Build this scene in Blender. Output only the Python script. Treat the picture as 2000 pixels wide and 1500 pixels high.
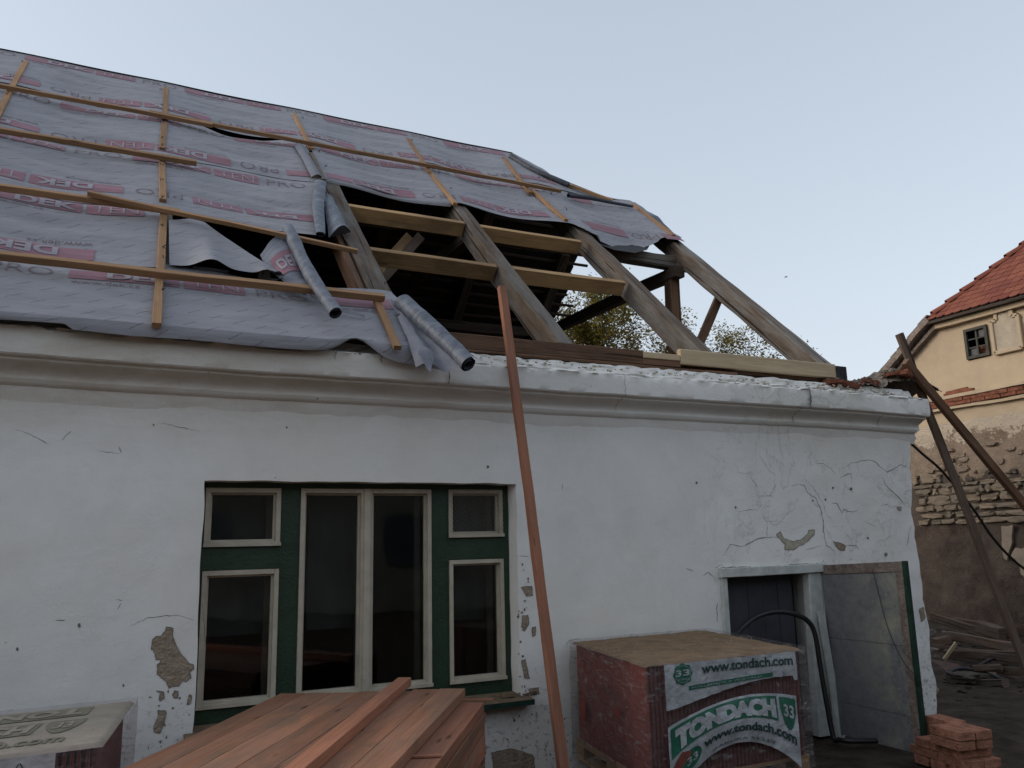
import bpy, bmesh, math, random
import numpy as np
from mathutils import Vector, Matrix, noise

random.seed(7); np.random.seed(7)
sc = bpy.context.scene
col = sc.collection
for o in list(bpy.data.objects): bpy.data.objects.remove(o)
rad = math.radians

# ------------------------------------------------------------------ camera
YAW, PITCH, ROLL, FPX, RP = rad(26.0), rad(10.87), rad(-1.30), 1604.0, rad(42.75)
CAM = np.array([0.0, -5.6, 2.0])
_cy, _sy, _cp, _sp = math.cos(YAW), math.sin(YAW), math.cos(PITCH), math.sin(PITCH)
FW = np.array([_sy*_cp, _cy*_cp, _sp]); _r = np.array([_cy, -_sy, 0.0]); _u = np.cross(_r, FW)
RT = math.cos(ROLL)*_r + math.sin(ROLL)*_u
UP = -math.sin(ROLL)*_r + math.cos(ROLL)*_u
cam = bpy.data.cameras.new('camera'); cam.sensor_width = 36; cam.lens = FPX/2000*36
cam.clip_start = 0.05; cam.clip_end = 2000
camo = bpy.data.objects.new('camera', cam); col.objects.link(camo)
camo.matrix_world = Matrix(((RT[0], UP[0], -FW[0], CAM[0]), (RT[1], UP[1], -FW[1], CAM[1]), (RT[2], UP[2], -FW[2], CAM[2]), (0, 0, 0, 1)))
sc.camera = camo

# ------------------------------------------------------------------ sky, sun, exposure
SUN_EL, SUN_AZ = rad(24), rad(-72)      # azimuth from +y towards +x: behind the house, to the left
world = bpy.data.worlds.new('World'); sc.world = world; world.use_nodes = True
wn = world.node_tree.nodes; wl = world.node_tree.links; wn.clear()
sky = wn.new('ShaderNodeTexSky'); sky.sky_type = 'NISHITA'; sky.sun_disc = False
sky.sun_elevation = SUN_EL; sky.sun_rotation = SUN_AZ
sky.air_density = 1.0; sky.dust_density = 4.0; sky.ozone_density = 1.0; sky.altitude = 200
hs = wn.new('ShaderNodeHueSaturation'); hs.inputs['Saturation'].default_value = 0.55
bg = wn.new('ShaderNodeBackground'); bg.inputs[1].default_value = 0.10
# an even veil of thin high cloud, a little paler towards the horizon all the way round
tcw = wn.new('ShaderNodeTexCoord'); sxw = wn.new('ShaderNodeSeparateXYZ'); rmp = wn.new('ShaderNodeValToRGB')
wl.new(tcw.outputs['Generated'], sxw.inputs[0]); wl.new(sxw.outputs[2], rmp.inputs[0])
VE = rmp.color_ramp.elements
VE[0].position = 0.0; VE[0].color = (0.455, 0.50, 0.535, 1); VE[1].position = 0.75; VE[1].color = (0.325, 0.385, 0.46, 1)
bg2 = wn.new('ShaderNodeBackground'); bg2.inputs[1].default_value = 1.0; wl.new(rmp.outputs[0], bg2.inputs[0])
addw = wn.new('ShaderNodeAddShader'); wo = wn.new('ShaderNodeOutputWorld')
wl.new(sky.outputs[0], hs.inputs['Color']); wl.new(hs.outputs[0], bg.inputs[0])
wl.new(bg.outputs[0], addw.inputs[0]); wl.new(bg2.outputs[0], addw.inputs[1]); wl.new(addw.outputs[0], wo.inputs[0])
sun = bpy.data.lights.new('sun', 'SUN'); sun.energy = 0.8; sun.angle = rad(20); sun.color = (1.0, 0.93, 0.84)
suno = bpy.data.objects.new('sun', sun); col.objects.link(suno)
_d = Vector((math.sin(SUN_AZ)*math.cos(SUN_EL), math.cos(SUN_AZ)*math.cos(SUN_EL), math.sin(SUN_EL)))
suno.rotation_euler = _d.to_track_quat('Z', 'Y').to_euler()
suno.location = (0, 0, 30)
sc.view_settings.view_transform = 'Standard'; sc.view_settings.look = 'None'
sc.view_settings.exposure = 0.0; sc.view_settings.gamma = 1.0; sc.view_settings.use_curve_mapping = False
sc.cycles.max_bounces = 6; sc.cycles.diffuse_bounces = 3; sc.cycles.glossy_bounces = 3
sc.cycles.transmission_bounces = 4; sc.cycles.transparent_max_bounces = 12; sc.cycles.use_denoising = True
sc.cycles.caustics_reflective = False; sc.cycles.caustics_refractive = False

# ------------------------------------------------------------------ where a measured point lies on a real plane
def ray(x, y): return (x-1000)/FPX*RT - (y-750)/FPX*UP + FW
def hit(x, y, n, p):
    d = ray(x, y); n = np.array(n, float)
    return CAM + d*(n @ (np.array(p, float)-CAM))/(n @ d)
def wy(x, y, Y=0.0): return hit(x, y, (0, 1, 0), (0, Y, 0))
def hz(x, y, Z): return hit(x, y, (0, 0, 1), (0, 0, Z))
def hx(x, y, X): return hit(x, y, (1, 0, 0), (X, 0, 0))
NR = np.array((0, -math.sin(RP), math.cos(RP))); SR = np.array((0, math.cos(RP), math.sin(RP)))
ER = np.array((0.0, -0.05, 3.542))
def P(x, v, o=0.0): return ER + np.array((x, 0, 0)) + SR*v + NR*o          # point on the near roof slope
def rv(x, y, o=0.0):
    q = hit(x, y, NR, ER+NR*o); return q[0], float((q-ER-NR*o) @ SR)
G = 0.30                                                                    # ground level

def nz(*a): return noise.noise(Vector(a if len(a) == 3 else (a[0], a[1], 0.0)))

# ------------------------------------------------------------------ material helper
class M:
    def __init__(s, name):
        s.m = bpy.data.materials.new(name); s.m.use_nodes = True
        s.t = s.m.node_tree; s.t.nodes.clear()
        s.out = s.t.nodes.new('ShaderNodeOutputMaterial')
    def n(s, typ, ins=None, **at):
        nd = s.t.nodes.new('ShaderNode'+typ)
        for k, v in at.items(): setattr(nd, k, v)
        for k, v in (ins or {}).items():
            if isinstance(v, bpy.types.NodeSocket): s.t.links.new(v, nd.inputs[k])
            else: nd.inputs[k].default_value = v
        return nd
    def math(s, op, a, b=0.0, c=0.0, clamp=False):
        nd = s.n('Math', {0: a, 1: b, 2: c}, operation=op); nd.use_clamp = clamp; return nd.outputs[0]
    def mix(s, f, a, b, mode='MIX'):
        nd = s.n('Mix', None, data_type='RGBA', blend_type=mode)
        for k, v in ((0, f), (6, a), (7, b)):
            if isinstance(v, bpy.types.NodeSocket): s.t.links.new(v, nd.inputs[k])
            else: nd.inputs[k].default_value = v if k == 0 else (tuple(v)+(1,))[:4]
        return nd.outputs[2]
    def ramp(s, f, stops):
        nd = s.n('ValToRGB', {0: f}); e = nd.color_ramp.elements
        while len(e) < len(stops): e.new(0.5)
        for k, (p, c) in enumerate(stops):
            e[k].position = p; e[k].color = (c, c, c, 1) if isinstance(c, (int, float)) else tuple(c)+(1,)
        return nd.outputs[0]
    def noise(s, vec, scale, detail=4, rough=0.55, dist=0.0):
        return s.n('TexNoise', {'Vector': vec, 'Scale': scale, 'Detail': detail, 'Roughness': rough, 'Distortion': dist}).outputs[0]
    def obj(s): return s.n('TexCoord').outputs['Object']
    def world(s): return s.n('NewGeometry').outputs['Position']
    def uv(s): return s.n('TexCoord').outputs['UV']
    def rnd(s): return s.n('ObjectInfo').outputs['Random']
    def mapv(s, vec, scale=(1, 1, 1), loc=(0, 0, 0), rot=(0, 0, 0)):
        return s.n('Mapping', {'Vector': vec, 'Scale': scale, 'Location': loc, 'Rotation': rot}).outputs[0]
    def bump(s, h, dist=0.01, strength=1.0, nrm=None):
        d = {'Height': h, 'Distance': dist, 'Strength': strength}
        if nrm is not None: d['Normal'] = nrm
        return s.n('Bump', d).outputs[0]
    def bsdf(s, color, rough=0.8, normal=None, **kw):
        d = {'Base Color': color if isinstance(color, bpy.types.NodeSocket) else (tuple(color)+(1,))[:4], 'Roughness': rough}
        if normal is not None: d['Normal'] = normal
        d.update(kw)
        b = s.n('BsdfPrincipled', d); s.t.links.new(b.outputs[0], s.out.inputs[0]); return b
    def sh(s, shader): s.t.links.new(shader, s.out.inputs[0])

def simple(name, c, rough=0.8, var=0.25, scale=8.0, bump=0.004, bscale=60.0, spec=0.3):
    m = M(name); p = m.world()
    f = m.noise(p, scale, 5, 0.6)
    cc = m.mix(m.ramp(f, [(0.3, 0.0), (0.7, 1.0)]), [x*(1-var) for x in c], [min(1, x*(1+var)) for x in c])
    m.bsdf(cc, rough, m.bump(m.noise(p, bscale, 4, 0.6), bump), **{'Specular IOR Level': spec})
    return m.m

def wood(name, c, dark=0.45, rough=0.75, knots=True, stain=None, stain_amt=0.5, grey=0.0, bumpd=0.004, gscale=45.0):
    m = M(name); uv = m.uv(); r = m.rnd()
    off = m.n('CombineXYZ', {0: m.math('MULTIPLY', r, 37.0), 1: m.math('MULTIPLY', r, 91.0), 2: m.math('MULTIPLY', r, 13.0)}).outputs[0]
    v = m.n('VectorMath', {0: uv, 1: off}, operation='ADD').outputs[0]
    g = m.noise(m.mapv(v, (1.3, gscale, 1)), 1.0, 5, 0.65, 0.6)
    g2 = m.noise(m.mapv(v, (0.8, 9, 1)), 1.0, 4, 0.6, 0.8)
    c1 = m.mix(m.ramp(g, [(0.3, 0), (0.68, 1)]), [x*dark for x in c], c)
    c1 = m.mix(m.math('MULTIPLY', m.ramp(g2, [(0.35, 0), (0.65, 1)]), 0.5), c1, [min(1, x*1.35) for x in c])
    if grey: c1 = m.mix(m.math('MULTIPLY', m.ramp(m.noise(m.mapv(v, (0.7, 3.5, 1)), 1.6, 6, 0.7), [(0.42, 0), (0.6, 1)]), grey), c1, (0.21, 0.20, 0.185))
    if stain: c1 = m.mix(m.math('MULTIPLY', m.ramp(m.noise(m.mapv(v, (0.9, 2.2, 1)), 1.7, 5, 0.65), [(0.47, 0), (0.62, 1)]), stain_amt), c1, stain)
    fine = m.noise(m.mapv(v, (5, 150, 1)), 1.0, 3, 0.6)
    c1 = m.mix(m.math('MULTIPLY', m.ramp(fine, [(0.45, 0), (0.62, 1)]), 0.28), c1, [x*dark*.8 for x in c])
    if not knots:
        ck = m.noise(m.mapv(v, (0.55, 26, 1)), 1.0, 2, 0.5, 0.25)
        c1 = m.mix(m.ramp(ck, [(0.335, 0.9), (0.36, 0)]), c1, [x*0.16 for x in c])
        g = m.math('SUBTRACT', g, m.math('MULTIPLY', m.ramp(ck, [(0.33, 1), (0.37, 0)]), 1.2))
    if knots:
        vo = m.n('TexVoronoi', {'Vector': m.mapv(v, (1.6, 7, 1)), 'Scale': 1.0}); 
        c1 = m.mix(m.ramp(vo.outputs['Distance'], [(0.05, 0.85), (0.11, 0.0)]), c1, [x*0.22 for x in c])
    tone = m.math('ADD', 0.76, m.math('MULTIPLY', r, 0.46))
    c1 = m.mix(1.0, c1, m.n('CombineXYZ', {0: tone, 1: tone, 2: tone}).outputs[0], 'MULTIPLY')
    m.bsdf(c1, rough, m.bump(m.math('ADD', g, m.math('MULTIPLY', g2, 0.7)), bumpd), **{'Specular IOR Level': 0.25})
    return m.m

MAT = {}
# white limewashed plaster
def plaster(name, base=(0.85, 0.845, 0.825), rough_area=True):
    m = M(name); p = m.world()
    n1 = m.noise(p, 0.55, 5, 0.6); n2 = m.noise(p, 2.6, 6, 0.65); n3 = m.noise(m.mapv(p, (1, 1, 3.5)), 7.0, 6, 0.7)
    c = m.mix(m.ramp(n1, [(0.35, 0), (0.7, 1)]), base, (0.76, 0.725, 0.66))
    c = m.mix(m.math('MULTIPLY', m.ramp(n2, [(0.45, 0), (0.75, 1)]), 0.4), c, (0.70, 0.69, 0.66))
    c = m.mix(m.math('MULTIPLY', m.ramp(n3, [(0.55, 0), (0.75, 1)]), 0.16), c, (0.55, 0.51, 0.45))
    z = m.n('SeparateXYZ', {0: p}).outputs[2]; x = m.n('SeparateXYZ', {0: p}).outputs[0]
    # old brown wash under the cornice on the left part, dirt splashes near the ground
    hi = m.ramp(z, [(0.0, 0.0), (1.0, 1.0)])
    hb = m.math('MULTIPLY', m.math('SUBTRACT', z, 2.55, clamp=True), 2.0, clamp=True)
    left = m.math('SUBTRACT', 1.0, m.math('MULTIPLY', m.math('SUBTRACT', x, 0.3), 0.28, clamp=True), clamp=True)
    st = m.noise(m.mapv(p, (1.3, 1, 5.5)), 2.2, 6, 0.7, 0.6)
    c = m.mix(m.math('MULTIPLY', m.math('MULTIPLY', hb, left), m.ramp(st, [(0.3, 0.2), (0.7, 0.75)])), c, (0.50, 0.435, 0.34))
    lo = m.math('MULTIPLY', m.math('SUBTRACT', 1.25, z, clamp=True), 1.4, clamp=True)
    sp = m.noise(p, 26.0, 5, 0.75)
    c = m.mix(m.math('MULTIPLY', lo, m.ramp(sp, [(0.56, 0), (0.63, 0.75)])), c, (0.17, 0.15, 0.13))
    # pinholes and nail marks
    vo = m.n('TexVoronoi', {'Vector': m.mapv(p, (1, 1, 1)), 'Scale': 3.4, 'Randomness': 1.0})
    c = m.mix(m.ramp(vo.outputs['Distance'], [(0.016, 0.9), (0.028, 0)]), c, (0.10, 0.09, 0.08))
    right = m.math('MULTIPLY', m.math('SUBTRACT', x, 4.2, clamp=True), 0.5, clamp=True)
    h = m.math('ADD', m.math('MULTIPLY', m.noise(m.mapv(p, (0.75, 1, 1.3)), 5, 7, 0.55), m.math('ADD', 0.55, m.math('MULTIPLY', right, 0.9))), m.math('MULTIPLY', m.noise(p, 90, 4, 0.6), 0.10))
    h = m.math('SUBTRACT', h, m.math('MULTIPLY', m.math('MULTIPLY', lo, m.ramp(sp, [(0.56, 0), (0.63, 1)])), 0.5))
    lay = m.noise(m.mapv(p, (1, 1, 0.8)), 1.5, 8, 0.6, 0.5); lay2 = m.noise(p, 4.5, 7, 0.62, 0.8)
    flake = m.math('ADD', m.ramp(lay, [(0.50, 0), (0.512, 1)]), m.math('MULTIPLY', m.ramp(lay2, [(0.55, 0), (0.562, 1)]), 0.6))
    amt = m.math('ADD', 0.07, m.math('MULTIPLY', right, 0.42))
    h = m.math('ADD', h, m.math('MULTIPLY', flake, amt))
    tr = m.noise(m.mapv(p, (2.2, 1, 1.0), rot=(0, 0.5, 0)), 3.2, 5, 0.6, 1.2)
    h = m.math('ADD', h, m.math('MULTIPLY', tr, 0.35))
    blot = m.noise(p, 1.7, 7, 0.72, 0.6)
    c = m.mix(m.math('MULTIPLY', m.ramp(blot, [(0.5, 0), (0.72, 1)]), 0.28), c, (0.60, 0.58, 0.54))
    edge_d = m.math('MULTIPLY', m.math('MULTIPLY', m.math('SUBTRACT', m.ramp(lay, [(0.495, 0), (0.507, 1)]), m.ramp(lay, [(0.507, 0), (0.519, 1)])), right), 0.5)
    c = m.mix(edge_d, c, (0.40, 0.37, 0.33))
    m.bsdf(c, 0.93, m.bump(h, 0.016, 0.6), **{'Specular IOR Level': 0.15})
    return m.m
MAT['plaster'] = plaster('plaster')
MAT['bare'] = simple('bare_render', (0.34, 0.27, 0.20), 0.95, 0.3, 14, 0.02, 50, 0.1)
MAT['crack'] = simple('crack_dark', (0.19, 0.17, 0.15), 0.95, 0.4, 9, 0.0, 50, 0.0)
MAT['mortar'] = simple('crumbled_mortar', (0.24, 0.20, 0.17), 0.97, 0.45, 18, 0.03, 45, 0.1)

# roof membrane: grey fleece with slanted printed dashes
def membrane(name, c=(0.275, 0.272, 0.292), dash=True):
    m = M(name); uv = m.uv()
    s = m.n('SeparateXYZ', {0: uv}); u, v = s.outputs[0], s.outputs[1]
    f = m.noise(m.mapv(uv, (1.2, 3, 1)), 2.0, 5, 0.6)
    cc = m.mix(m.ramp(f, [(0.3, 0), (0.7, 1)]), [x*0.86 for x in c], [x*1.12 for x in c])
    if dash:
        # rows tilted by 25 degrees, every 8 cm, dashes 9 cm out of 24
        a = rad(37); uu = m.math('ADD', m.math('MULTIPLY', u, math.cos(a)), m.math('MULTIPLY', v, math.sin(a)))
        vv = m.math('SUBTRACT', m.math('MULTIPLY', v, math.cos(a)), m.math('MULTIPLY', u, math.sin(a)))
        row = m.math('FLOOR', m.math('DIVIDE', vv, 0.12))
        ff = m.math('FRACT', m.math('DIVIDE', vv, 0.12))
        line = m.math('LESS_THAN', m.math('ABSOLUTE', m.math('SUBTRACT', ff, 0.5)), 0.035)
        uf = m.math('FRACT', m.math('ADD', m.math('DIVIDE', uu, 0.21), m.math('MULTIPLY', row, 0.37)))
        on = m.math('LESS_THAN', uf, 0.48)
        wear = m.ramp(m.noise(uv, 60, 3, 0.6), [(0.3, 0.25), (0.65, 0.75)])
        cc = m.mix(m.math('MULTIPLY', m.math('MULTIPLY', line, on), wear), cc, (0.10, 0.09, 0.105))
    wr = m.math('ADD', m.noise(m.mapv(uv, (0.45, 3.2, 1), rot=(0, 0, rad(6))), 2.0, 3, 0.5, 0.4), m.math('MULTIPLY', m.noise(uv, 300, 2, 0.5), 0.02))
    wr = m.math('ADD', wr, m.math('MULTIPLY', m.noise(m.mapv(uv, (1.6, 3.5, 1), rot=(0, 0, rad(-32))), 3.0, 4, 0.6, 1.4), 0.35))
    m.bsdf(cc, 0.7, m.bump(wr, 0.04, 0.55), **{'Specular IOR Level': 0.22})
    return m.m
MAT['membrane'] = membrane('roof_membrane')
MAT['membrane_plain'] = membrane('roof_membrane_plain', (0.20, 0.205, 0.235), False)
MAT['membrane_back_shade'] = simple('membrane_dark_back_shade', (0.018, 0.018, 0.021), 0.6, 0.3, 6, 0.004, 30, 0.3)
def rollmat():
    m = M('membrane_roll'); uv = m.uv(); p = m.world()
    f = m.noise(m.mapv(uv, (24, 5, 1)), 1.0, 5, 0.65, 0.8); g = m.noise(p, 9, 4, 0.6)
    c = m.mix(m.ramp(f, [(0.38, 0), (0.66, 1)]), (0.075, 0.087, 0.112), (0.18, 0.197, 0.235))
    c = m.mix(m.math('MULTIPLY', m.ramp(g, [(0.4, 0), (0.7, 1)]), 0.35), c, (0.09, 0.10, 0.125))
    m.bsdf(c, 0.5, m.bump(f, 0.012, 0.8), **{'Specular IOR Level': 0.4}); return m.m
MAT['roll'] = rollmat()
MAT['rolldark'] = simple('membrane_roll_dark', (0.055, 0.06, 0.078), 0.55, 0.4, 9, 0.01, 30, 0.4)
MAT['print_red'] = simple('print_red', (0.265, 0.135, 0.165), 0.6, 0.14, 5, 0.0, 30, 0.3)
MAT['print_white'] = simple('print_grey_white', (0.305, 0.285, 0.31), 0.6, 0.08, 5, 0.0, 30, 0.3)
MAT['print_dark'] = simple('print_outline', (0.18, 0.125, 0.145), 0.6, 0.2, 30, 0.0, 30, 0.3)

MAT['batten'] = wood('batten_pine', (0.36, 0.205, 0.105), 0.7, 0.7, True, (0.20, 0.12, 0.06), 0.35)
MAT['crossbeam'] = wood('trimmer_pine', (0.40, 0.25, 0.12), 0.62, 0.75, True, (0.16, 0.10, 0.055), 0.65)
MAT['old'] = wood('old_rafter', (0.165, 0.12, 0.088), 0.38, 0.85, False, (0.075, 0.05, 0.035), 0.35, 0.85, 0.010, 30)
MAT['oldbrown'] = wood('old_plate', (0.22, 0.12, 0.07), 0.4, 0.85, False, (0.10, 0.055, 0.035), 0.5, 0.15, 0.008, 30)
MAT['dark'] = wood('attic_timber', (0.07, 0.05, 0.037), 0.45, 0.9, False, None, 0, 0.1, 0.008, 30)  # near-black tone puts the attic's darkness into the timber colour
MAT['red'] = wood('impregnated_timber', (0.36, 0.165, 0.092), 0.62, 0.75, True, (0.21, 0.13, 0.085), 0.85, 0.22, 0.004)
MAT['redside'] = wood('impregnated_timber_fresh', (0.36, 0.15, 0.085), 0.62, 0.7, True, (0.24, 0.12, 0.08), 0.5, 0.1, 0.003)
MAT['pale'] = wood('pale_board', (0.56, 0.44, 0.28), 0.84, 0.75, True, (0.40, 0.27, 0.15), 0.35)
MAT['weathered'] = wood('weathered_board', (0.15, 0.095, 0.065), 0.42, 0.9, False, (0.08, 0.055, 0.04), 0.5, 0.3, 0.01, 28)
MAT['tar'] = simple('tarred_end', (0.028, 0.028, 0.032), 0.7, 0.5, 30, 0.01, 60)
MAT['green'] = simple('green_paint', (0.013, 0.036, 0.017), 0.5, 0.25, 10, 0.004, 60, 0.5)
MAT['cream'] = simple('cream_paint', (0.47, 0.42, 0.33), 0.5, 0.14, 9, 0.003, 70, 0.4)
MAT['whitepaint'] = simple('old_white_paint', (0.50, 0.52, 0.49), 0.6, 0.18, 11, 0.004, 60, 0.3)
MAT['silltop'] = simple('sill_worn', (0.17, 0.12, 0.075), 0.9, 0.35, 16, 0.006, 60)
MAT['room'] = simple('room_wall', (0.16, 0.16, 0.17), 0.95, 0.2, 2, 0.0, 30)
MAT['greydoor'] = simple('grey_door_boards', (0.060, 0.062, 0.072), 0.7, 0.25, 4, 0.004, 50)
MAT['black'] = simple('black_rubber', (0.012, 0.012, 0.013), 0.45, 0.3, 20, 0.002, 60, 0.5)
MAT['brick'] = simple('old_brick', (0.20, 0.08, 0.05), 0.95, 0.4, 11, 0.02, 60, 0.1)
MAT['newbrick'] = simple('loose_brick', (0.34, 0.16, 0.105), 0.95, 0.35, 16, 0.02, 60, 0.1)
MAT['dirt'] = simple('trodden_dirt', (0.055, 0.042, 0.032), 0.98, 0.5, 3.5, 0.06, 9, 0.1)
def leafface():
    m = M('grey_door_leaf'); p = m.world()
    a = m.noise(p, 3.0, 6, 0.7, 0.4); b = m.noise(p, 14, 6, 0.75); z = m.n('SeparateXYZ', {0: p}).outputs[2]
    c = m.mix(m.ramp(b, [(0.35, 0), (0.7, 1)]), (0.12, 0.122, 0.13), (0.185, 0.187, 0.19))
    y = m.n('SeparateXYZ', {0: p}).outputs[1]
    near = m.math('MULTIPLY', m.math('SUBTRACT', -0.25, y, clamp=True), 2.0, clamp=True)
    c = m.mix(m.math('MULTIPLY', near, m.ramp(a, [(0.46, 0), (0.62, 0.8)])), c, (0.30, 0.295, 0.215))
    c = m.mix(m.math('MULTIPLY', m.ramp(m.noise(p, 40, 5, 0.8), [(0.58, 0), (0.64, 0.6)]), near), c, (0.36, 0.35, 0.31))
    m.bsdf(c, 0.85, m.bump(b, 0.01, 0.6)); return m.m
MAT['leafface'] = leafface()
MAT['greendark'] = simple('green_paint_dull', (0.010, 0.032, 0.020), 0.7, 0.4, 14, 0.004, 60, 0.3)
def glass():
    m = M('window_glass')
    fr = m.n('Fresnel', {'IOR': 1.45}).outputs[0]
    g = m.n('BsdfGlossy', {'Color': (0.9, 0.92, 0.95, 1), 'Roughness': 0.03, 'Normal': m.bump(m.noise(m.world(), 3.0, 2, 0.5), 0.004, 0.35)}).outputs[0]
    t = m.n('BsdfTransparent', {'Color': (0.72, 0.75, 0.74, 1)}).outputs[0]
    mx = m.n('MixShader', {0: m.math('MULTIPLY', fr, 1.15, clamp=True), 1: t, 2: g}).outputs[0]
    m.sh(mx); return m.m
MAT['glass'] = glass()
def film():
    m = M('stretch_film'); p = m.world()
    w = m.noise(m.mapv(p, (2, 2, 9), rot=(0.3, 0.5, 0.2)), 3.0, 5, 0.7, 1.6)
    nrm = m.bump(w, 0.05, 1.0)
    g = m.n('BsdfGlossy', {'Color': (0.8, 0.82, 0.85, 1), 'Roughness': 0.17, 'Normal': nrm}).outputs[0]
    d = m.n('BsdfDiffuse', {'Color': (0.55, 0.5, 0.48, 1), 'Normal': nrm}).outputs[0]
    a = m.n('MixShader', {0: 0.55, 1: g, 2: d}).outputs[0]
    t = m.n('BsdfTransparent', {'Color': (0.9, 0.88, 0.88, 1)}).outputs[0]
    lw = m.ramp(w, [(0.35, 0.08), (0.56, 0.15), (0.66, 0.5)])
    m.sh(m.n('MixShader', {0: lw, 1: t, 2: a}).outputs[0]); return m.m
MAT['film'] = film()
MAT['tile'] = simple('roof_tile_new', (0.19, 0.048, 0.038), 0.75, 0.2, 12, 0.003, 60)
MAT['cardboard'] = simple('dusty_cardboard', (0.215, 0.145, 0.09), 0.95, 0.25, 9, 0.006, 40, 0.1)
MAT['coverpale'] = simple('dusty_cover_sheet', (0.33, 0.28, 0.225), 0.6, 0.15, 7, 0.006, 30, 0.3)
MAT['coverprint'] = simple('dusty_cover_print', (0.20, 0.185, 0.13), 0.6, 0.12, 7, 0.0, 30, 0.3)
MAT['labelwhite'] = simple('film_white_print', (0.37, 0.38, 0.395), 0.32, 0.22, 9, 0.03, 7, 0.55)
MAT['labelgreen'] = simple('film_green_print', (0.02, 0.12, 0.075), 0.35, 0.25, 12, 0.006, 14, 0.5)
MAT['labelink'] = simple('film_dark_print', (0.02, 0.05, 0.045), 0.4, 0.2, 12, 0.0, 30, 0.4)
MAT['pallet'] = wood('pallet_wood', (0.36, 0.22, 0.11), 0.6, 0.85, True, (0.16, 0.10, 0.06), 0.4)

# cream neighbour
def facade():
    m = M('cream_facade'); p = m.world(); s = m.n('SeparateXYZ', {0: p}); z = s.outputs[2]
    c = m.mix(m.ramp(m.noise(p, 1.1, 6, 0.65), [(0.35, 0), (0.7, 1)]), (0.46, 0.355, 0.235), (0.38, 0.29, 0.20))
    c = m.mix(m.math('MULTIPLY', m.ramp(m.noise(m.mapv(p, (1, 1, .5)), 3.5, 6, 0.7), [(0.5, 0), (0.75, 1)]), 0.5), c, (0.34, 0.27, 0.215))
    # lower zone: paler wash breaking up into bare rubble render
    low = m.math('LESS_THAN', z, 4.0)
    pale = m.mix(m.noise(p, 4, 4, 0.6), (0.40, 0.33, 0.26), (0.48, 0.39, 0.29))
    bare = m.mix(m.ramp(m.noise(p, 5.5, 6, 0.7), [(0.3, 0), (0.7, 1)]), (0.17, 0.125, 0.09), (0.27, 0.20, 0.145))
    edge = m.math('ADD', m.math('MULTIPLY', m.math('SUBTRACT', z, 3.72), 2.2), m.math('MULTIPLY', m.math('SUBTRACT', m.noise(p, 2.4, 7, 0.75), 0.5), 3.2))
    c2 = m.mix(m.math('GREATER_THAN', edge, 0.0), bare, pale)
    jz = m.math('MULTIPLY', m.math('GREATER_THAN', z, 2.08), m.math('LESS_THAN', m.math('ADD', z, m.math('MULTIPLY', m.math('SUBTRACT', m.noise(p, 3, 4, 0.6), 0.5), 0.9)), 2.98))
    c2 = m.mix(jz, c2, (0.075, 0.055, 0.042))
    red = m.mix(m.ramp(m.noise(p, 2.2, 6, 0.7), [(0.35, 0), (0.65, 1)]), (0.04, 0.024, 0.019), (0.095, 0.07, 0.052))
    e2 = m.math('ADD', m.math('MULTIPLY', m.math('SUBTRACT', 2.12, z), 6), m.math('MULTIPLY', m.math('SUBTRACT', m.noise(p, 4, 5, 0.7), 0.5), 2.0))
    c2 = m.mix(m.math('GREATER_THAN', e2, 0.0), c2, red)
    c = m.mix(low, c, c2)
    h = m.math('ADD', m.noise(p, 6, 6, 0.7), m.math('MULTIPLY', m.noise(p, 40, 3, 0.6), 0.3))
    m.bsdf(c, 0.95, m.bump(h, 0.05, m.math('ADD', 0.25, m.math('MULTIPLY', low, 0.75)))); return m.m
MAT['facade'] = facade()
def stone():
    m = M('rubble_stone'); p = m.world(); r = m.rnd()
    f = m.noise(p, 9, 6, 0.7)
    c = m.mix(r, (0.11, 0.088, 0.066), (0.215, 0.155, 0.105)); c = m.mix(m.math('MULTIPLY', m.ramp(f, [(0.35, 0), (0.7, 1)]), 0.35), c, (0.25, 0.21, 0.16))
    m.bsdf(c, 0.95, m.bump(f, 0.03)); return m.m
MAT['stone'] = stone()
def rooftile():
    m = M('old_roof_tile'); p = m.world(); r = m.rnd()
    c = m.mix(r, (0.155, 0.048, 0.034), (0.24, 0.082, 0.053)); f = m.noise(p, 16, 5, 0.7)
    c = m.mix(m.math('MULTIPLY', m.ramp(f, [(0.45, 0), (0.75, 1)]), 0.6), c, (0.11, 0.055, 0.045))
    m.bsdf(c, 0.9, m.bump(f, 0.006), **{'Specular IOR Level': .15}); return m.m
MAT['rooftile'] = rooftile()
MAT['verge'] = simple('weathered_verge', (0.20, 0.16, 0.135), 0.95, 0.4, 14, 0.02, 50)
MAT['yardwall'] = simple('yard_building_render', (0.20, 0.185, 0.165), 0.95, 0.25, 1.5, 0.02, 20)
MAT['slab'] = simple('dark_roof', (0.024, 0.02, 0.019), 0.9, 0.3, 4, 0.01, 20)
MAT['bark'] = simple('bark', (0.06, 0.048, 0.04), 0.95, 0.3, 12, 0.01, 30)
def leafm(name, a, b):
    m = M(name); r = m.noise(m.world(), 3.5, 3, 0.6); c = m.mix(m.ramp(r, [(0.3, 0), (0.7, 1)]), a, b)
    d = m.n('BsdfDiffuse', {'Color': c}).outputs[0]; t = m.n('BsdfTranslucent', {'Color': c}).outputs[0]
    m.sh(m.n('MixShader', {0: 0.4, 1: d, 2: t}).outputs[0]); return m.m
MAT['leaf'] = leafm('autumn_leaf', (0.24, 0.17, 0.035), (0.085, 0.09, 0.03))
MAT['meshwire'] = simple('wire_mesh', (0.16, 0.15, 0.13), 0.6, 0.2, 30, 0.0, 50)

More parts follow.
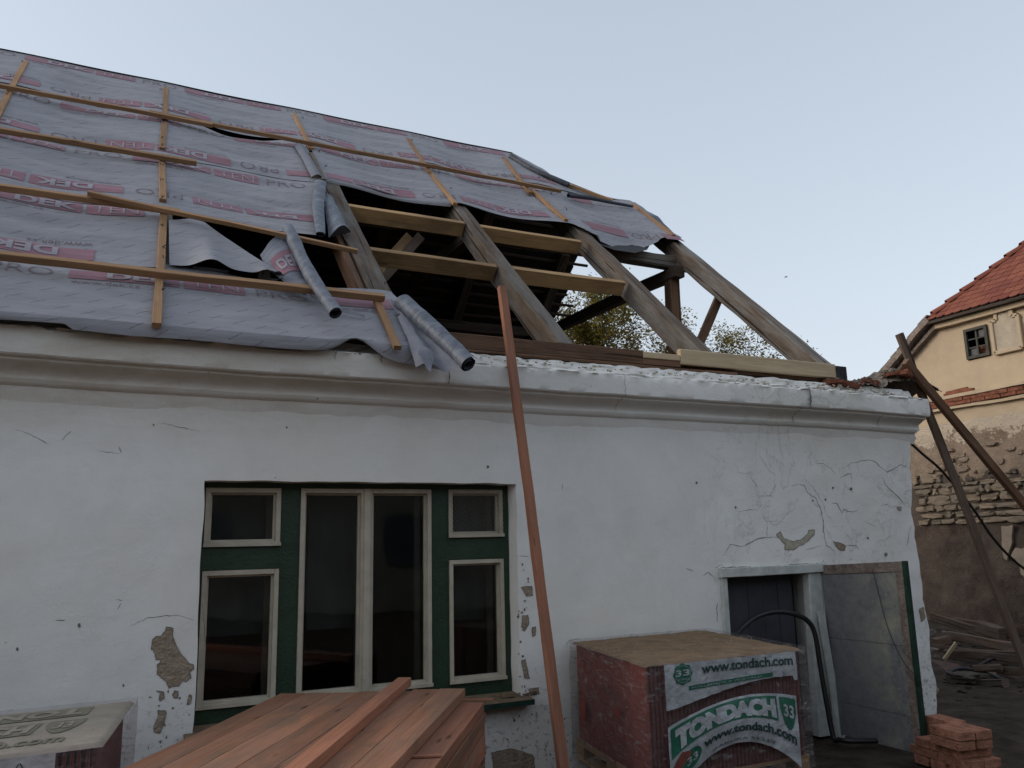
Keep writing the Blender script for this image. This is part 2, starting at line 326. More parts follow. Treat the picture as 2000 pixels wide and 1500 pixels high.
# ------------------------------------------------------------------ object helpers
ORG = {}      # world origin of each object (no rotation on anything that has children)
def _props(o, label=None, category=None, group=None, kind=None):
    for k, v in (('label', label), ('category', category), ('group', group), ('kind', kind)):
        if v: o[k] = v
def link(name, me, parent=None, **pr):
    """me holds world coordinates; the origin is moved to the piece's own centre (base for top-level things)."""
    o = bpy.data.objects.new(name, me); col.objects.link(o)
    n = len(me.vertices); co = np.empty(n*3, np.float32); me.vertices.foreach_get('co', co); co = co.reshape(-1, 3)
    lo, hi = co.min(0), co.max(0); c = (lo+hi)/2
    if parent is None: c[2] = lo[2]
    me.vertices.foreach_set('co', (co-c).ravel()); me.update()
    ORG[o.name] = np.array(c, float)
    base = ORG[parent.name] if parent else np.zeros(3)
    o.location = tuple(np.array(c)-base)
    if parent: o.parent = parent
    _props(o, **pr); return o
def inst(name, me, mat4, parent=None, **pr):
    """me is in its own frame and may be shared; mat4 places it in the world."""
    o = bpy.data.objects.new(name, me); col.objects.link(o)
    base = ORG[parent.name] if parent else np.zeros(3)
    m = mat4.copy(); m.translation = m.translation - Vector(base)
    if parent: o.parent = parent
    o.matrix_basis = m; ORG[o.name] = np.array(mat4.translation); _props(o, **pr); return o
def empty(name, loc, **pr):
    o = bpy.data.objects.new(name, None); o.empty_display_size = 0.2; col.objects.link(o); o.location = loc
    ORG[o.name] = np.array(loc, float); _props(o, **pr); return o

class B:
    """collects geometry with UVs"""
    def __init__(s): s.V = []; s.F = []; s.UV = []; s.MI = []
    def add(s, V, F, UV=None, mi=0):
        k = len(s.V); s.V += [tuple(map(float, v)) for v in V]
        for i, f in enumerate(F):
            s.F.append(tuple(k+a for a in f)); s.MI.append(mi)
            s.UV += (UV[i] if UV is not None else [(0, 0)]*len(f))
        return s
    def box(s, c, size, rot=None, mi=0, bevel=0.0, jit=0.0):
        hx_, hy_, hz_ = [a/2 for a in size]
        R_ = rot if rot is not None else Matrix.Identity(3)
        V = [Vector((sx*hx_, sy*hy_, sz*hz_)) for sx in (-1, 1) for sy in (-1, 1) for sz in (-1, 1)]
        V = [R_ @ (v+Vector([random.uniform(-jit, jit) for _ in range(3)]))+Vector(c) for v in V]
        F = [(0, 1, 3, 2), (4, 6, 7, 5), (0, 4, 5, 1), (2, 3, 7, 6), (0, 2, 6, 4), (1, 5, 7, 3)]
        X, Y, Z = size
        def q(a, b): return [(0, 0), (0, b), (a, b), (a, 0)]
        s.add(V, F, [q(Y, Z), q(Z, Y)[:], q(X, Z), q(Z, X), q(Y, X), q(X, Y)], mi); return s
    def build(s, name, mat, parent=None, smooth=False, **pr):
        return link(name, s.mesh(name, mat, smooth), parent, **pr)
    def mesh(s, name, mat, smooth=False):
        me = bpy.data.meshes.new(name); me.from_pydata(s.V, [], s.F)
        for m_ in (mat if isinstance(mat, (list, tuple)) else [mat]): me.materials.append(MAT[m_] if isinstance(m_, str) else m_)
        uvl = me.uv_layers.new(name='UVMap')
        uvl.data.foreach_set('uv', np.array(s.UV, np.float32).ravel())
        if any(s.MI): me.polygons.foreach_set('material_index', s.MI)
        if smooth: me.polygons.foreach_set('use_smooth', [True]*len(me.polygons))
        me.update()
        if smooth: me.set_sharp_from_angle(angle=rad(38))
        return me

def beam(b, p0, p1, w, h, up=(0, 0, 1), seg=1, jit=0.0, bev=None, taper=1.0, mi=0, bend=0.0, seed=None):
    """timber from p0 to p1 (centre line); w across, h along 'up'."""
    p0, p1 = Vector([float(a) for a in p0]), Vector([float(a) for a in p1]); d = (p1-p0); L = d.length; d.normalize()
    up = Vector([float(a) for a in up]); side = d.cross(up).normalized(); up = side.cross(d).normalized()
    bev = min(w, h)*0.06 if bev is None else bev; sd = seed if seed is not None else random.random()*100
    a, c = w/2, h/2
    cs = [(-a+bev, -c), (a-bev, -c), (a, -c+bev), (a, c-bev), (a-bev, c), (-a+bev, c), (-a, c-bev), (-a, -c+bev)]
    per = [0]
    for i in range(8):
        q, r_ = cs[i], cs[(i+1) % 8]; per.append(per[-1]+math.hypot(q[0]-r_[0], q[1]-r_[1]))
    V, F, UV = [], [], []
    for k in range(seg+1):
        t = k/seg; sc_ = 1+(taper-1)*t
        ctr = p0+d*(L*t)+up*(bend*math.sin(math.pi*t))
        ox = jit*noise.noise(Vector((t*L*1.1, sd, 0)))*1.2; oy = jit*noise.noise(Vector((t*L*1.1, sd+9, 3)))*1.2
        for i, (x, y) in enumerate(cs):
            jx = jit*noise.noise(Vector((t*L*2.6, i*1.7, sd))); jy = jit*noise.noise(Vector((t*L*2.6, i*1.7, sd+20)))
            V.append(ctr+side*(x*sc_+ox+jx)+up*(y*sc_+oy+jy))
    for k in range(seg):
        for i in range(8):
            j = (i+1) % 8
            F.append((k*8+i, k*8+j, (k+1)*8+j, (k+1)*8+i))
            u0, u1 = L*k/seg, L*(k+1)/seg
            UV.append([(u0, per[i]), (u0, per[i+1]), (u1, per[i+1]), (u1, per[i])])
    F.append(tuple(range(7, -1, -1))); UV.append([(cs[i][0]*.3, cs[i][1]) for i in range(7, -1, -1)])
    F.append(tuple(seg*8+i for i in range(8))); UV.append([(cs[i][0]*.3+3, cs[i][1]) for i in range(8)])
    b.add(V, F, UV, mi); return b
def tube(b, pts, r, n=10, mi=0, rfn=None, caps=True):
    pts = [Vector([float(a) for a in p]) for p in pts]; V, F, UV = [], [], []; L = 0
    prev = None
    for k, p in enumerate(pts):
        t = (pts[min(k+1, len(pts)-1)]-pts[max(k-1, 0)]).normalized()
        if prev is None: a = t.orthogonal().normalized()
        else: a = (prev-t*prev.dot(t)).normalized()
        prev = a; c = t.cross(a)
        if k: L += (p-pts[k-1]).length
        rr = r if rfn is None else r*rfn(k/(len(pts)-1))
        for i in range(n):
            th = 2*math.pi*i/n; V.append(p+(a*math.cos(th)+c*math.sin(th))*rr)
        if k:
            for i in range(n):
                j = (i+1) % n
                F.append(((k-1)*n+i, (k-1)*n+j, k*n+j, k*n+i)); UV.append([(L, i*.05), (L, j*.05), (L+.05, j*.05), (L+.05, i*.05)])
    if caps:
        F.append(tuple(range(n-1, -1, -1))); UV.append([(0, 0)]*n)
        F.append(tuple((len(pts)-1)*n+i for i in range(n))); UV.append([(0, 0)]*n)
    b.add(V, F, UV, mi); return b
def smooth_pts(pts, k=8):
    """Catmull-Rom through points"""
    p = [np.array(a, float) for a in pts]; p = [2*p[0]-p[1]]+p+[2*p[-1]-p[-2]]; out = []
    for i in range(1, len(p)-2):
        for s_ in range(k):
            t = s_/k; a, b_, c, d = p[i-1:i+3]
            out.append(0.5*((2*b_)+(-a+c)*t+(2*a-5*b_+4*c-d)*t*t+(-a+3*b_-3*c+d)*t**3))
    out.append(p[-2]); return out
def grid(b, fn, ns, nt, uvfn=None, mi=0, skip=None):
    V = []; U = []
    for j in range(nt+1):
        for i in range(ns+1):
            s_, t_ = i/ns, j/nt; V.append(fn(s_, t_)); U.append(uvfn(s_, t_) if uvfn else (s_, t_))
    F, UV = [], []
    for j in range(nt):
        for i in range(ns):
            if skip and skip(i, j): continue
            f = (j*(ns+1)+i, j*(ns+1)+i+1, (j+1)*(ns+1)+i+1, (j+1)*(ns+1)+i); F.append(f); UV.append([U[a] for a in f])
    b.add(V, F, UV, mi); return b

# text as flat geometry, fitted in a unit box, long edges split so that it can follow a surface
_TX = {}
def text2d(s, bold=0.0, maxlen=0.12):
    key = (s, bold, maxlen)
    if key in _TX: return _TX[key]
    cu = bpy.data.curves.new('t', 'FONT'); cu.body = s; cu.size = 1; cu.offset = bold; cu.resolution_u = 3; cu.fill_mode = 'FRONT'
    o = bpy.data.objects.new('t', cu); col.objects.link(o)
    me = bpy.data.meshes.new_from_object(o.evaluated_get(bpy.context.evaluated_depsgraph_get()))
    bpy.data.objects.remove(o); bpy.data.curves.remove(cu)
    bm = bmesh.new(); bm.from_mesh(me); bpy.data.meshes.remove(me)
    bmesh.ops.triangulate(bm, faces=bm.faces[:])
    for _ in range(4):
        e = [e for e in bm.edges if e.calc_length() > maxlen*1.6]
        if not e: break
        bmesh.ops.subdivide_edges(bm, edges=e, cuts=1); bmesh.ops.triangulate(bm, faces=bm.faces[:])
    V = np.array([v.co[:2] for v in bm.verts]); bm.verts.index_update()
    F = [tuple(v.index for v in f.verts) for f in bm.faces]; bm.free()
    lo, hi = V.min(0), V.max(0); V = (V-lo)/(hi-lo)
    _TX[key] = (V, F, (hi-lo)[0]/(hi-lo)[1]); return _TX[key]
def put_text(b, s, x0, x1, y0, y1, fn, flip=False, bold=0.0, mi=0, maxlen=0.12):
    V, F, _ = text2d(s, bold, maxlen); W = V.copy()
    if flip: W = 1-W
    b.add([fn(x0+(x1-x0)*a, y0+(y1-y0)*c) for a, c in W], F, None, mi)
def put_rect(b, x0, x1, y0, y1, fn, mi=0, step=0.05):
    nx, ny = max(1, int(abs(x1-x0)/step)), max(1, int(abs(y1-y0)/step))
    grid(b, lambda s_, t_: fn(x0+(x1-x0)*s_, y0+(y1-y0)*t_), nx, ny, None, mi)

# ================================================================== SETTING
def build_ground():
    b = B(); n = 110
    def c(t): t = t*2-1; return math.copysign((abs(t)**3.2)*700+abs(t)*14, t)
    def fn(s_, t_):
        x, y = c(s_)+3, c(t_)
        near = max(0, 1-math.hypot(x-5, y)/25)
        z = G+near*(0.035*nz(x*1.3, y*1.3)+0.02*nz(x*4, y*4)) + (min(1, max(0, x-6.4)*1.4)*.04+(max(0, x-9)*0.014 if x < 14 else 0.08))*(1 if near else 0)
        return (x, y, z-(0.03 if near else 0.0))
    grid(b, fn, n, n); b.build('ground', 'dirt', None, True, kind='structure')
build_ground()

# ================================================================== THE WHITE HOUSE
house = empty('farmhouse', (3, 0, G), label='white plastered farmhouse with half stripped roof covered in grey printed membrane', category='house')
def part(b, name, mat, smooth=False, parent=house, **pr): return b.build(name, mat, parent, smooth, **pr)

def wdisp(x, z): return -0.010*nz(x*0.7, z*0.8)-(0.0045+.006*min(1, max(0, (x-4)/1.5)))*nz(x*3.1+5, z*4.2)-0.002*nz(x*11, z*15)
_cr = [(845, 1783), (1000, 1783), (1050, 1791), (1100, 1801), (1170, 1806), (1230, 1821), (1265, 1817), (1300, 1824), (1345, 1832), (1380, 1832)]
_crz = sorted([(float(wy(x, y)[2]), float(wy(x, y)[0])) for y, x in _cr])
def xr(z):
    x = np.interp(z, [a for a, _ in _crz], [c for _, c in _crz])
    return float(x)+0.018*nz(z*9, 4.4)+0.010*nz(z*28, 1.4)
WX0, WX1, WZ0, WZ1 = 0.53, 2.745, 0.90, 2.43      # window opening
DX0, DX1, DZ1 = 4.63, 5.76, 1.738                 # door opening
def build_wall():
    xs = list(np.arange(-5, 7.0, 0.045)); zs = list(np.arange(G-0.1, 3.0, 0.045))
    for v in (WX0, WX1, DX0, DX1): i = int(np.argmin([abs(a-v) for a in xs])); xs[i] = v
    for v in (WZ0, WZ1, DZ1): i = int(np.argmin([abs(a-v) for a in zs])); zs[i] = v
    xs += [None]*5
    V = []; nx = len(xs)
    def xat(i, z):
        if xs[i] is not None: return xs[i]
        k = i-(nx-5)+1; e = xr(z); return xs[nx-6]+(e-xs[nx-6])*k/5
    for z in zs:
        for i in range(nx):
            x = xat(i, z); e = 0
            if xs[i] is not None and WZ0 <= z <= WZ1 and xs[i] in (WX0, WX1): x += 0.010*nz(z*5, x)
            if xs[i] is not None and z <= DZ1 and xs[i] in (DX0,): x += 0.022*nz(z*9, 3)
            y = wdisp(x, z)
            if i == nx-1: y += 0.03
            V.append((x, y, z+(0.008*nz(x*5, 2) if z in (WZ1, DZ1) else 0)))
    def hole(i, j):
        if xs[i] is None or xs[i+1] is None: return False
        cx, cz = (xs[i]+xs[i+1])/2, (zs[j]+zs[j+1])/2
        return (WX0 < cx < WX1 and WZ0 < cz < WZ1) or (DX0 < cx < DX1 and cz < DZ1)
    b = B(); F = []
    for j in range(len(zs)-1):
        for i in range(nx-1):
            if not hole(i, j): F.append((j*nx+i, j*nx+i+1, (j+1)*nx+i+1, (j+1)*nx+i))
    ids = {}
    def idx(x, z): return zs.index(z)*nx+xs.index(x)
    # reveals
    def strip(seq, dy, dxr=0.0):
        k = len(V)
        for a in seq: v = V[a]; V.append((v[0]+dxr, dy, v[2]))
        for q in range(len(seq)-1): F.append((seq[q], seq[q+1], k+q+1, k+q))
    zi = [z for z in zs if WZ0 <= z <= WZ1]; xi = [x for x in xs if x is not None and WX0 <= x <= WX1]
    strip([idx(WX0, z) for z in zi], 0.30); strip([idx(WX1, z) for z in zi], 0.30, -0.0)
    strip([idx(x, WZ1) for x in xi], 0.30); strip([idx(x, WZ0) for x in xi], 0.30)
    zi = [z for z in zs if z <= DZ1]; xi = [x for x in xs if x is not None and DX0 <= x <= DX1]
    strip([idx(DX0, z) for z in zi], 0.35); strip([idx(DX1, z) for z in zi], 0.35); strip([idx(x, DZ1) for x in xi], 0.35)
    # broken right-hand return
    k = len(V)
    for j, z in enumerate(zs):
        for m_, yy in enumerate((0.06, 0.15, 0.3, 0.6)):
            V.append((xr(z)+0.02*nz(z*7, yy*9), yy, z))
    for j in range(len(zs)-1):
        a, c = j*nx+nx-1, (j+1)*nx+nx-1
        F.append((a, k+j*4, k+(j+1)*4, c))
        for m_ in range(3): F.append((k+j*4+m_, k+j*4+m_+1, k+(j+1)*4+m_+1, k+(j+1)*4+m_))
    b.add(V, F); part(b, 'wall', 'plaster', True)
build_wall()

# cornice: one plaster moulding with an uneven, crumbled top edge
CPROF = [(0.004, 2.875), (-0.014, 2.93), (-0.022, 2.968), (-0.05, 2.985), (-0.062, 3.008), (-0.056, 3.026), (-0.062, 3.045), (-0.085, 3.07), (-0.125, 3.092),
         (-0.168, 3.10), (-0.172, 3.118), (-0.205, 3.122), (-0.212, 3.13), (-0.214, 3.2), (-0.213, 3.275), (-0.205, 3.298), (-0.165, 3.310), (-0.115, 3.325), (-0.10, 3.36), (-0.085, 3.392), (0.03, 3.40)]
def build_cornice():
    b = B(); n = 420; m_ = len(CPROF)-1
    def fn(s_, t_):
        k = t_*m_; i = min(int(k), m_-1); f = k-i
        y = CPROF[i][0]*(1-f)+CPROF[i+1][0]*f; z = CPROF[i][1]*(1-f)+CPROF[i+1][1]*f
        xe = 7.19+0.05*nz(z*22, 7)-(0.10 if z > 3.3 else 0)
        x = -5+(xe+5)*s_
        r = 1.0 if z < 3.25 else 2.6
        d = 0.006*nz(x*2.2, z*6)+0.003*nz(x*9, z*18); q = 0.010*nz(x*0.9, 3.3)
        sg = 0.018*nz(x*0.45, 8.1)
        if z > 3.28: d += 0.012*nz(x*14, z*30)
        if x > 3.0 and z > 3.2: d += 0.016*max(0, nz(x*6, 31))*((z-3.2)/.2)
        return (x, y-d*r+q, z+sg+0.004*nz(x*5, z*3)*r)
    grid(b, fn, n, m_*2)
    k = len(b.V); ring = [fn(1, t/(m_*2)) for t in range(m_*2+1)]
    b.add(ring+[(7.16, 0.3, 3.42), (7.16, 0.3, 2.86)], [tuple(range(len(ring)+2))])
    part(b, 'cornice', 'plaster', True)
build_cornice()

def build_body():
    b = B()
    b.box((1.1, 8.15, (G+3.4)/2), (12.2, 0.5, 3.4-G)); b.box((-4.75, 4.0, (G+3.4)/2), (0.5, 7.8, 3.4-G)); b.box((6.85, 4.2, (G+3.3)/2), (0.5, 7.4, 3.3-G))
    part(b, 'rear_wall', 'plaster')
    b = B(); b.box((0.9, 4.2, 3.40), (11.7, 7.6, 0.05)); part(b, 'attic_floor', 'dark')
    # rooms behind the window and the door
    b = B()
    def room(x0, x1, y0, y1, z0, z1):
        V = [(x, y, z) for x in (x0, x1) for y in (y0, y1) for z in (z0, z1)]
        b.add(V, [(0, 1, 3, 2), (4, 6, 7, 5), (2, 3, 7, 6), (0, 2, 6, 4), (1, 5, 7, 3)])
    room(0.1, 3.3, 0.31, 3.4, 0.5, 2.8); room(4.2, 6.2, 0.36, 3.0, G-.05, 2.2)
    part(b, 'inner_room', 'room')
build_body()

MAT['innercoat'] = simple('inner_coat', (0.43, 0.39, 0.31), 0.95, 0.25, 18, 0.01, 50, 0.1)
# masonry between wall and return, exposed stones at the broken corner
def rock(b, c, r, sq=(1, 1, 1), seed=0, n=2, rough=0.35):
    bm = bmesh.new(); bmesh.ops.create_icosphere(bm, subdivisions=n, radius=1)
    V = []
    for v in bm.verts:
        d = v.co.normalized(); k = 1+rough*noise.noise(d*1.7+Vector((seed*3.1, seed, 0)))+rough*0.4*noise.noise(d*4.5+Vector((seed, 0, seed)))
        p_ = [max(-0.8, min(0.8, a*1.15)) for a in d]
        V.append((c[0]+p_[0]*r*sq[0]*k, c[1]+p_[1]*r*sq[1]*k, c[2]+p_[2]*r*sq[2]*k))
    bm.verts.index_update(); F = [tuple(v.index for v in f.verts) for f in bm.faces]; bm.free(); b.add(V, F)

for i in range(9):      # exposed stones in the broken corner
    z = 0.55+i*0.3+random.uniform(-.05, .05)
    if z > 2.9: continue
    b = B(); rock(b, (xr(z)-0.01, 0.13, z), random.uniform(.07, .12), (0.6, 1.0, 0.8), i, 2, .3); part(b, 'corner_stone', 'bare')

# crumbled masonry on top of the wall at the right end
def build_rubble():
    top = [(1640, 748), (1660, 742), (1675, 744), (1692, 752), (1700, 738), (1712, 727), (1745, 723), (1775, 730), (1795, 745), (1806, 760)]
    pts = sorted((float(wy(x, y, 0.05)[0]), float(wy(x, y, 0.05)[2])) for x, y in top)
    X = [a for a, _ in pts]; Z = [c for _, c in pts]
    b = B()
    def fn(s_, t_):
        x = X[0]+(X[-1]+0.02-X[0])*s_; y = -0.14+0.62*t_
        hz_ = np.interp(x, X, Z)-3.34
        w = math.sin(math.pi*min(1, t_*1.25+0.12))**0.6 if t_ < .75 else 1-(t_-.75)*2
        z = 3.33+max(0, hz_)*max(0, w)+0.022*nz(x*14, y*14)+0.02*nz(x*30, y*30)
        return (x+0.015*nz(z*20, y*20), y+0.03*nz(x*11, 5), z)
    grid(b, fn, 110, 30); part(b, 'broken_wall_top', 'mortar')
    for i in range(16):
        x = random.uniform(5.9, 7.15); b = B()
        y = random.uniform(-0.16, 0.02); z = np.interp(x, X, Z)-random.uniform(0.03, 0.09)
        b.box((x, y, max(3.38, z)), (random.uniform(.08, .2), .1, random.uniform(.03, .06)), Matrix.Rotation(random.uniform(-.4, .4), 3, 'Z') @ Matrix.Rotation(random.uniform(-.25, .25), 3, 'Y'), jit=.008)
        part(b, 'brick', 'brick')
    for i in range(26):
        x = random.uniform(5.9, 7.25); b = B(); z = np.interp(x, X, Z)-random.uniform(0.0, 0.05)
        rock(b, (x, random.uniform(-.12, .15), z), random.uniform(.02, .05), (1.2, 1, .7), i+60, 2, .5); part(b, 'rubble', 'mortar')
    # loose crumbs of lime along the cornice
    b = B()
    for i in range(210):
        x = 1.9+4.9*random.random()**0.9; rock(b, (x, random.uniform(-.17, -.11), 3.315+random.uniform(0, .05)), random.uniform(.003, .013), (1.4, 1, .8), i, 1, .8)
    part(b, 'mortar_crumbs', 'innercoat', kind='stuff')
build_rubble()

# ------------------------------------------------------------------ cracks and fallen plaster on the wall face
def wpt(x, y, off=0.0):
    q = wy(x, y); return np.array((q[0], wdisp(q[0], q[2])-off, q[2]))
def crack(pts, w=0.006, name='crack'):
    b = B(); P_ = []
    for i in range(len(pts)-1):
        a, c = np.array(pts[i], float), np.array(pts[i+1], float); n = max(1, int(np.linalg.norm(c-a)/5))
        for k in range(n): P_.append(a+(c-a)*k/n+np.array((random.uniform(-1.1, 1.1), random.uniform(-1.1, 1.1)))*(k > 0))
    P_.append(np.array(pts[-1], float)); W = [wpt(*p, 0.0015) for p in P_]
    V = []; F = []
    for i, p in enumerate(W):
        t = W[min(i+1, len(W)-1)]-W[max(i-1, 0)]; nrm = np.array((-t[2], 0, t[0])); nrm /= max(1e-6, np.linalg.norm(nrm))
        ww = w*(0.35+random.random()*0.9)*min(1, 0.25+1.6*min(i, len(W)-1-i)/len(W)*2)
        V += [p-nrm*ww/2, p+nrm*ww/2]
        if i: F.append((2*i-2, 2*i-1, 2*i+1, 2*i))
    b.add(V, F); part(b, name, 'crack')
def z5(x, y): return (1340+x/4, 840+y/4)
for pts, w in [([(1005, 255), (1070, 262), (1130, 300), (1165, 350)], .005), ([(1215, 305), (1280, 265), (1360, 240), (1450, 238), (1500, 275), (1567, 330), (1680, 270), (1760, 310)], .006),
               ([(1195, 370), (1280, 340), (1300, 385)], .005), ([(1532, 370), (1560, 430), (1610, 480), (1680, 550), (1718, 600)], .010), ([(830, 435), (880, 420), (925, 435), (945, 485), (1005, 525), (1045, 600), (1065, 690), (1070, 770), (1092, 900), (1160, 945)], .009),
               ([(945, 395), (1020, 495), (1070, 580), (1095, 660), (1140, 710)], .004), ([(490, 350), (570, 465)], .004), ([(705, 415), (660, 510), (635, 515)], .005),
               ([(400, 637), (500, 620), (570, 625)], .005), ([(290, 985), (345, 892), (440, 910), (560, 850), (635, 838), (715, 835)], .007), ([(590, 655), (625, 715), (715, 710)], .004), ([(635, 710), (632, 860)], .005),
               ([(920, 935), (1010, 915), (1060, 900)], .004), ([(1135, 570), (1175, 575), (1215, 650), (1230, 618), (1290, 640), (1345, 620)], .008), ([(1770, 740), (1745, 790), (1740, 850), (1722, 910)], .006),
               ([(1245, 900), (1330, 905), (1350, 940)], .005), ([(1380, 710), (1490, 755)], .003), ([(570, 185), (640, 300), (700, 355)], .003),
               ([(230, 1078), (285, 1048), (270, 1075), (620, 1068), (900, 1048), (1060, 1040), (1075, 1015)], .011), ([(130, 1140), (175, 1110), (225, 1160), (228, 1200)], .006), ([(0, 1080), (60, 1105)], .005), ([(1520, 595), (1580, 575)], .004)]:
    crack([z5(*p) for p in pts], w)
for pts, w in [([(255, 1222), (290, 1206), (345, 1201), (382, 1212)], .004), ([(395, 1175), (402, 1270)], .005), ([(225, 1170), (240, 1172)], .005), ([(236, 1178), (228, 1190)], .005), ([(108, 1212), (128, 1210)], .007), ([(232, 872), (238, 885)], .004), ([(120, 860), (140, 840)], .004),
               ([(1100, 945), (1098, 958)], .006), ([(951, 908), (953, 915)], .009), ([(1400, 1176), (1402, 1215)], .010), ([(1118, 1265), (1105, 1262), (1112, 1250), (1135, 1248)], .004), ([(310, 825), (390, 843)], .003), ([(30, 838), (62, 850), (100, 870)], .003), ([(190, 880), (235, 886)], .003),
               ([(1012, 1085), (1035, 1088)], .004), ([(1440, 1120), (1460, 1105)], .004)]:
    crack(pts, w)
# nail holes
def chip(cx, cy, rx, ry, mat='crack', name='plaster_chip', seed=0, off=.002):
    b = B(); n = 16; V = []
    for i in range(n):
        th = 2*math.pi*i/n; k = 1+0.45*nz(math.cos(th)*1.4+seed*3.3, math.sin(th)*1.4+seed)
        V.append(wpt(cx+rx*math.cos(th)*k, cy+ry*math.sin(th)*k, off))
    b.add(V, [tuple(range(n-1, -1, -1))]); part(b, name, mat)
for i, (x, y, r) in enumerate([(155, 1221, 3.2), (34, 1268, 2.6), (241, 1339, 2), (300, 830, 1.6), (560, 835, 1.6), (1360, 943, 2.2), (1437, 991, 1.8), (1661, 955, 2.6), (1730, 1083, 3.4), (1612, 976, 2), (1587, 978, 1.6), (1695, 1051, 2.2), (775, 1000, 0), (1118, 1310, 0), (952, 912, 2.4), (1626, 953, 2)]):
    if r: chip(x, y, r, r*1.3, 'crack', 'plaster_chip', i)
def patch(outline, name='fallen_plaster_patch', mat='bare', rim=True):
    """bare render where the white coat has come off: jagged outline, laid in the wall face, with a dark broken lip"""
    pts = []
    for i in range(len(outline)):
        a, c = np.array(outline[i], float), np.array(outline[(i+1) % len(outline)], float); n = max(1, int(np.linalg.norm(c-a)/3.0))
        for k in range(n): pts.append(a+(c-a)*k/n+np.array((random.uniform(-.8, .8), random.uniform(-.8, .8))))
    cc = np.mean(pts, 0)
    bm = bmesh.new(); vs = [bm.verts.new(wpt(*p, .0025)) for p in pts]
    try: f = bm.faces.new(vs)
    except ValueError: bm.free(); return
    bmesh.ops.triangulate(bm, faces=[f]); bm.verts.index_update()
    b = B(); b.add([v.co for v in bm.verts], [tuple(v.index for v in g.verts) for g in bm.faces]); bm.free()
    ob = part(b, name, mat)
    if rim:
        b = B(); V = []; F = []
        for i, p in enumerate(pts):
            t = pts[(i+1) % len(pts)]-pts[i-1]; nn = np.array((t[1], -t[0])); nn /= max(1e-6, np.linalg.norm(nn)); w = 0.55+0.5*random.random()
            V += [wpt(*(p-nn*0.3), .0035), wpt(*(p+nn*w), .0035)]
        n = len(pts)
        for i in range(n): j = (i+1) % n; F.append((2*i, 2*i+1, 2*j+1, 2*j))
        b.add(V, F); b.build('broken_edge', 'crack', ob)
def z1(x, y): return (x*.24, 1140+y*.24)
patch([z1(*p) for p in [(1355, 352), (1408, 360), (1400, 410), (1425, 500), (1445, 575), (1500, 600), (1530, 650), (1570, 655), (1575, 690), (1545, 715), (1550, 770), (1510, 800), (1480, 775), (1455, 830), (1400, 835), (1375, 850), (1355, 795), (1280, 735), (1282, 655), (1310, 640), (1310, 612), (1270, 618), (1250, 540), (1230, 535), (1245, 450), (1270, 430), (1310, 425), (1345, 385)]])
patch([z1(*p) for p in [(1270, 870), (1330, 880), (1335, 930), (1300, 957), (1295, 920), (1305, 890)]])
patch([z1(*p) for p in [(1420, 870), (1448, 880), (1445, 925), (1415, 930), (1405, 900)]])
patch([z1(*p) for p in [(1283, 1030), (1352, 1033), (1345, 1090), (1330, 1150), (1300, 1215), (1255, 1210), (1255, 1150), (1290, 1080)]])
patch([z1(*p) for p in [(1540, 900), (1560, 910), (1550, 975), (1520, 985)]])
def z1b(x, y): return (340+x*.36, 900+y*.36)
for pl in [[(1885, 685), (1940, 680), (1945, 730), (1915, 735)], [(1890, 840), (1920, 838), (1925, 880), (1900, 925), (1885, 900)], [(1940, 905), (1960, 900), (1960, 945), (1945, 955)],
           [(1882, 1085), (1905, 1080), (1925, 1180), (1900, 1175)], [(1920, 1240), (1975, 1230), (1978, 1262), (1935, 1272)], [(0, 1245), (20, 1250), (18, 1285), (0, 1285)]]:
    patch([z1b(*p) for p in pl])
patch([z5(*p) for p in [(705, 815), (735, 795), (765, 850), (830, 870), (890, 860), (950, 815), (960, 780), (1000, 778), (1000, 815), (950, 870), (880, 905), (840, 935), (770, 935), (770, 890), (740, 855)]], mat='innercoat')
patch([z5(*p) for p in [(1148, 870), (1190, 880), (1245, 905), (1238, 938), (1200, 935), (1165, 900)]])
patch([z5(*p) for p in [(1645, 598), (1680, 603), (1682, 628), (1660, 625)]], mat='innercoat')
patch([(1795, 1180+10), (1803, 1185), (1806, 1205), (1800, 1215)])
patch([(960, 1470), (1000, 1462), (1040, 1475), (1045, 1500), (1000, 1520), (965, 1505)])
for i in range(70):   # small flakes lost near the ground and beside the window
    x, y = random.choice([(random.uniform(280, 375), random.uniform(1330, 1470)), (random.uniform(1012, 1040), random.uniform(1080, 1380)), (random.uniform(990, 1110), random.uniform(1380, 1490)), (random.uniform(1012, 1030), random.uniform(1180, 1380))])
    chip(x, y, random.uniform(.8, 2.6), random.uniform(1, 3.4), random.choice(['crack', 'bare']), 'plaster_chip', i+40)
# cornice cracks: real open joints drawn as thin recess strips that follow the moulding
def cornice_crack(pts, w=.008):
    b = B(); V = []; F = []
    for i, (x, k) in enumerate(pts):      # k = index along the profile
        j = min(int(k), len(CPROF)-2); f = k-j
        y = CPROF[j][0]*(1-f)+CPROF[j+1][0]*f; z = CPROF[j][1]*(1-f)+CPROF[j+1][1]*f+0.018*nz(x*0.45, 8.1)
        y = y+0.010*nz(x*0.9, 3.3)-0.016
        ww = w*(.5+random.random()*.8); V += [(x-ww/2, y, z), (x+ww/2, y, z)]
        if i: F.append((2*i-2, 2*i-1, 2*i+1, 2*i))
    b.add(V, F); part(b, 'crack', 'crack')
cornice_crack([(5.60+0.03*nz(k*2, 1), k) for k in np.arange(10.5, 17.5, .35)], .016)
cornice_crack([(5.52+0.02*nz(k*2, 5), k) for k in np.arange(4, 10.2, .4)], .008)
cornice_crack([(6.55+0.06*(10-k)/5, k) for k in np.arange(4, 9.5, .4)], .006)
cornice_crack([(3.62+0.02*nz(k*2, 9), k) for k in np.arange(4, 16, .4)], .004)
cornice_crack([(2.12+0.02*nz(k*2, 19), k) for k in np.arange(11, 16, .4)], .009)
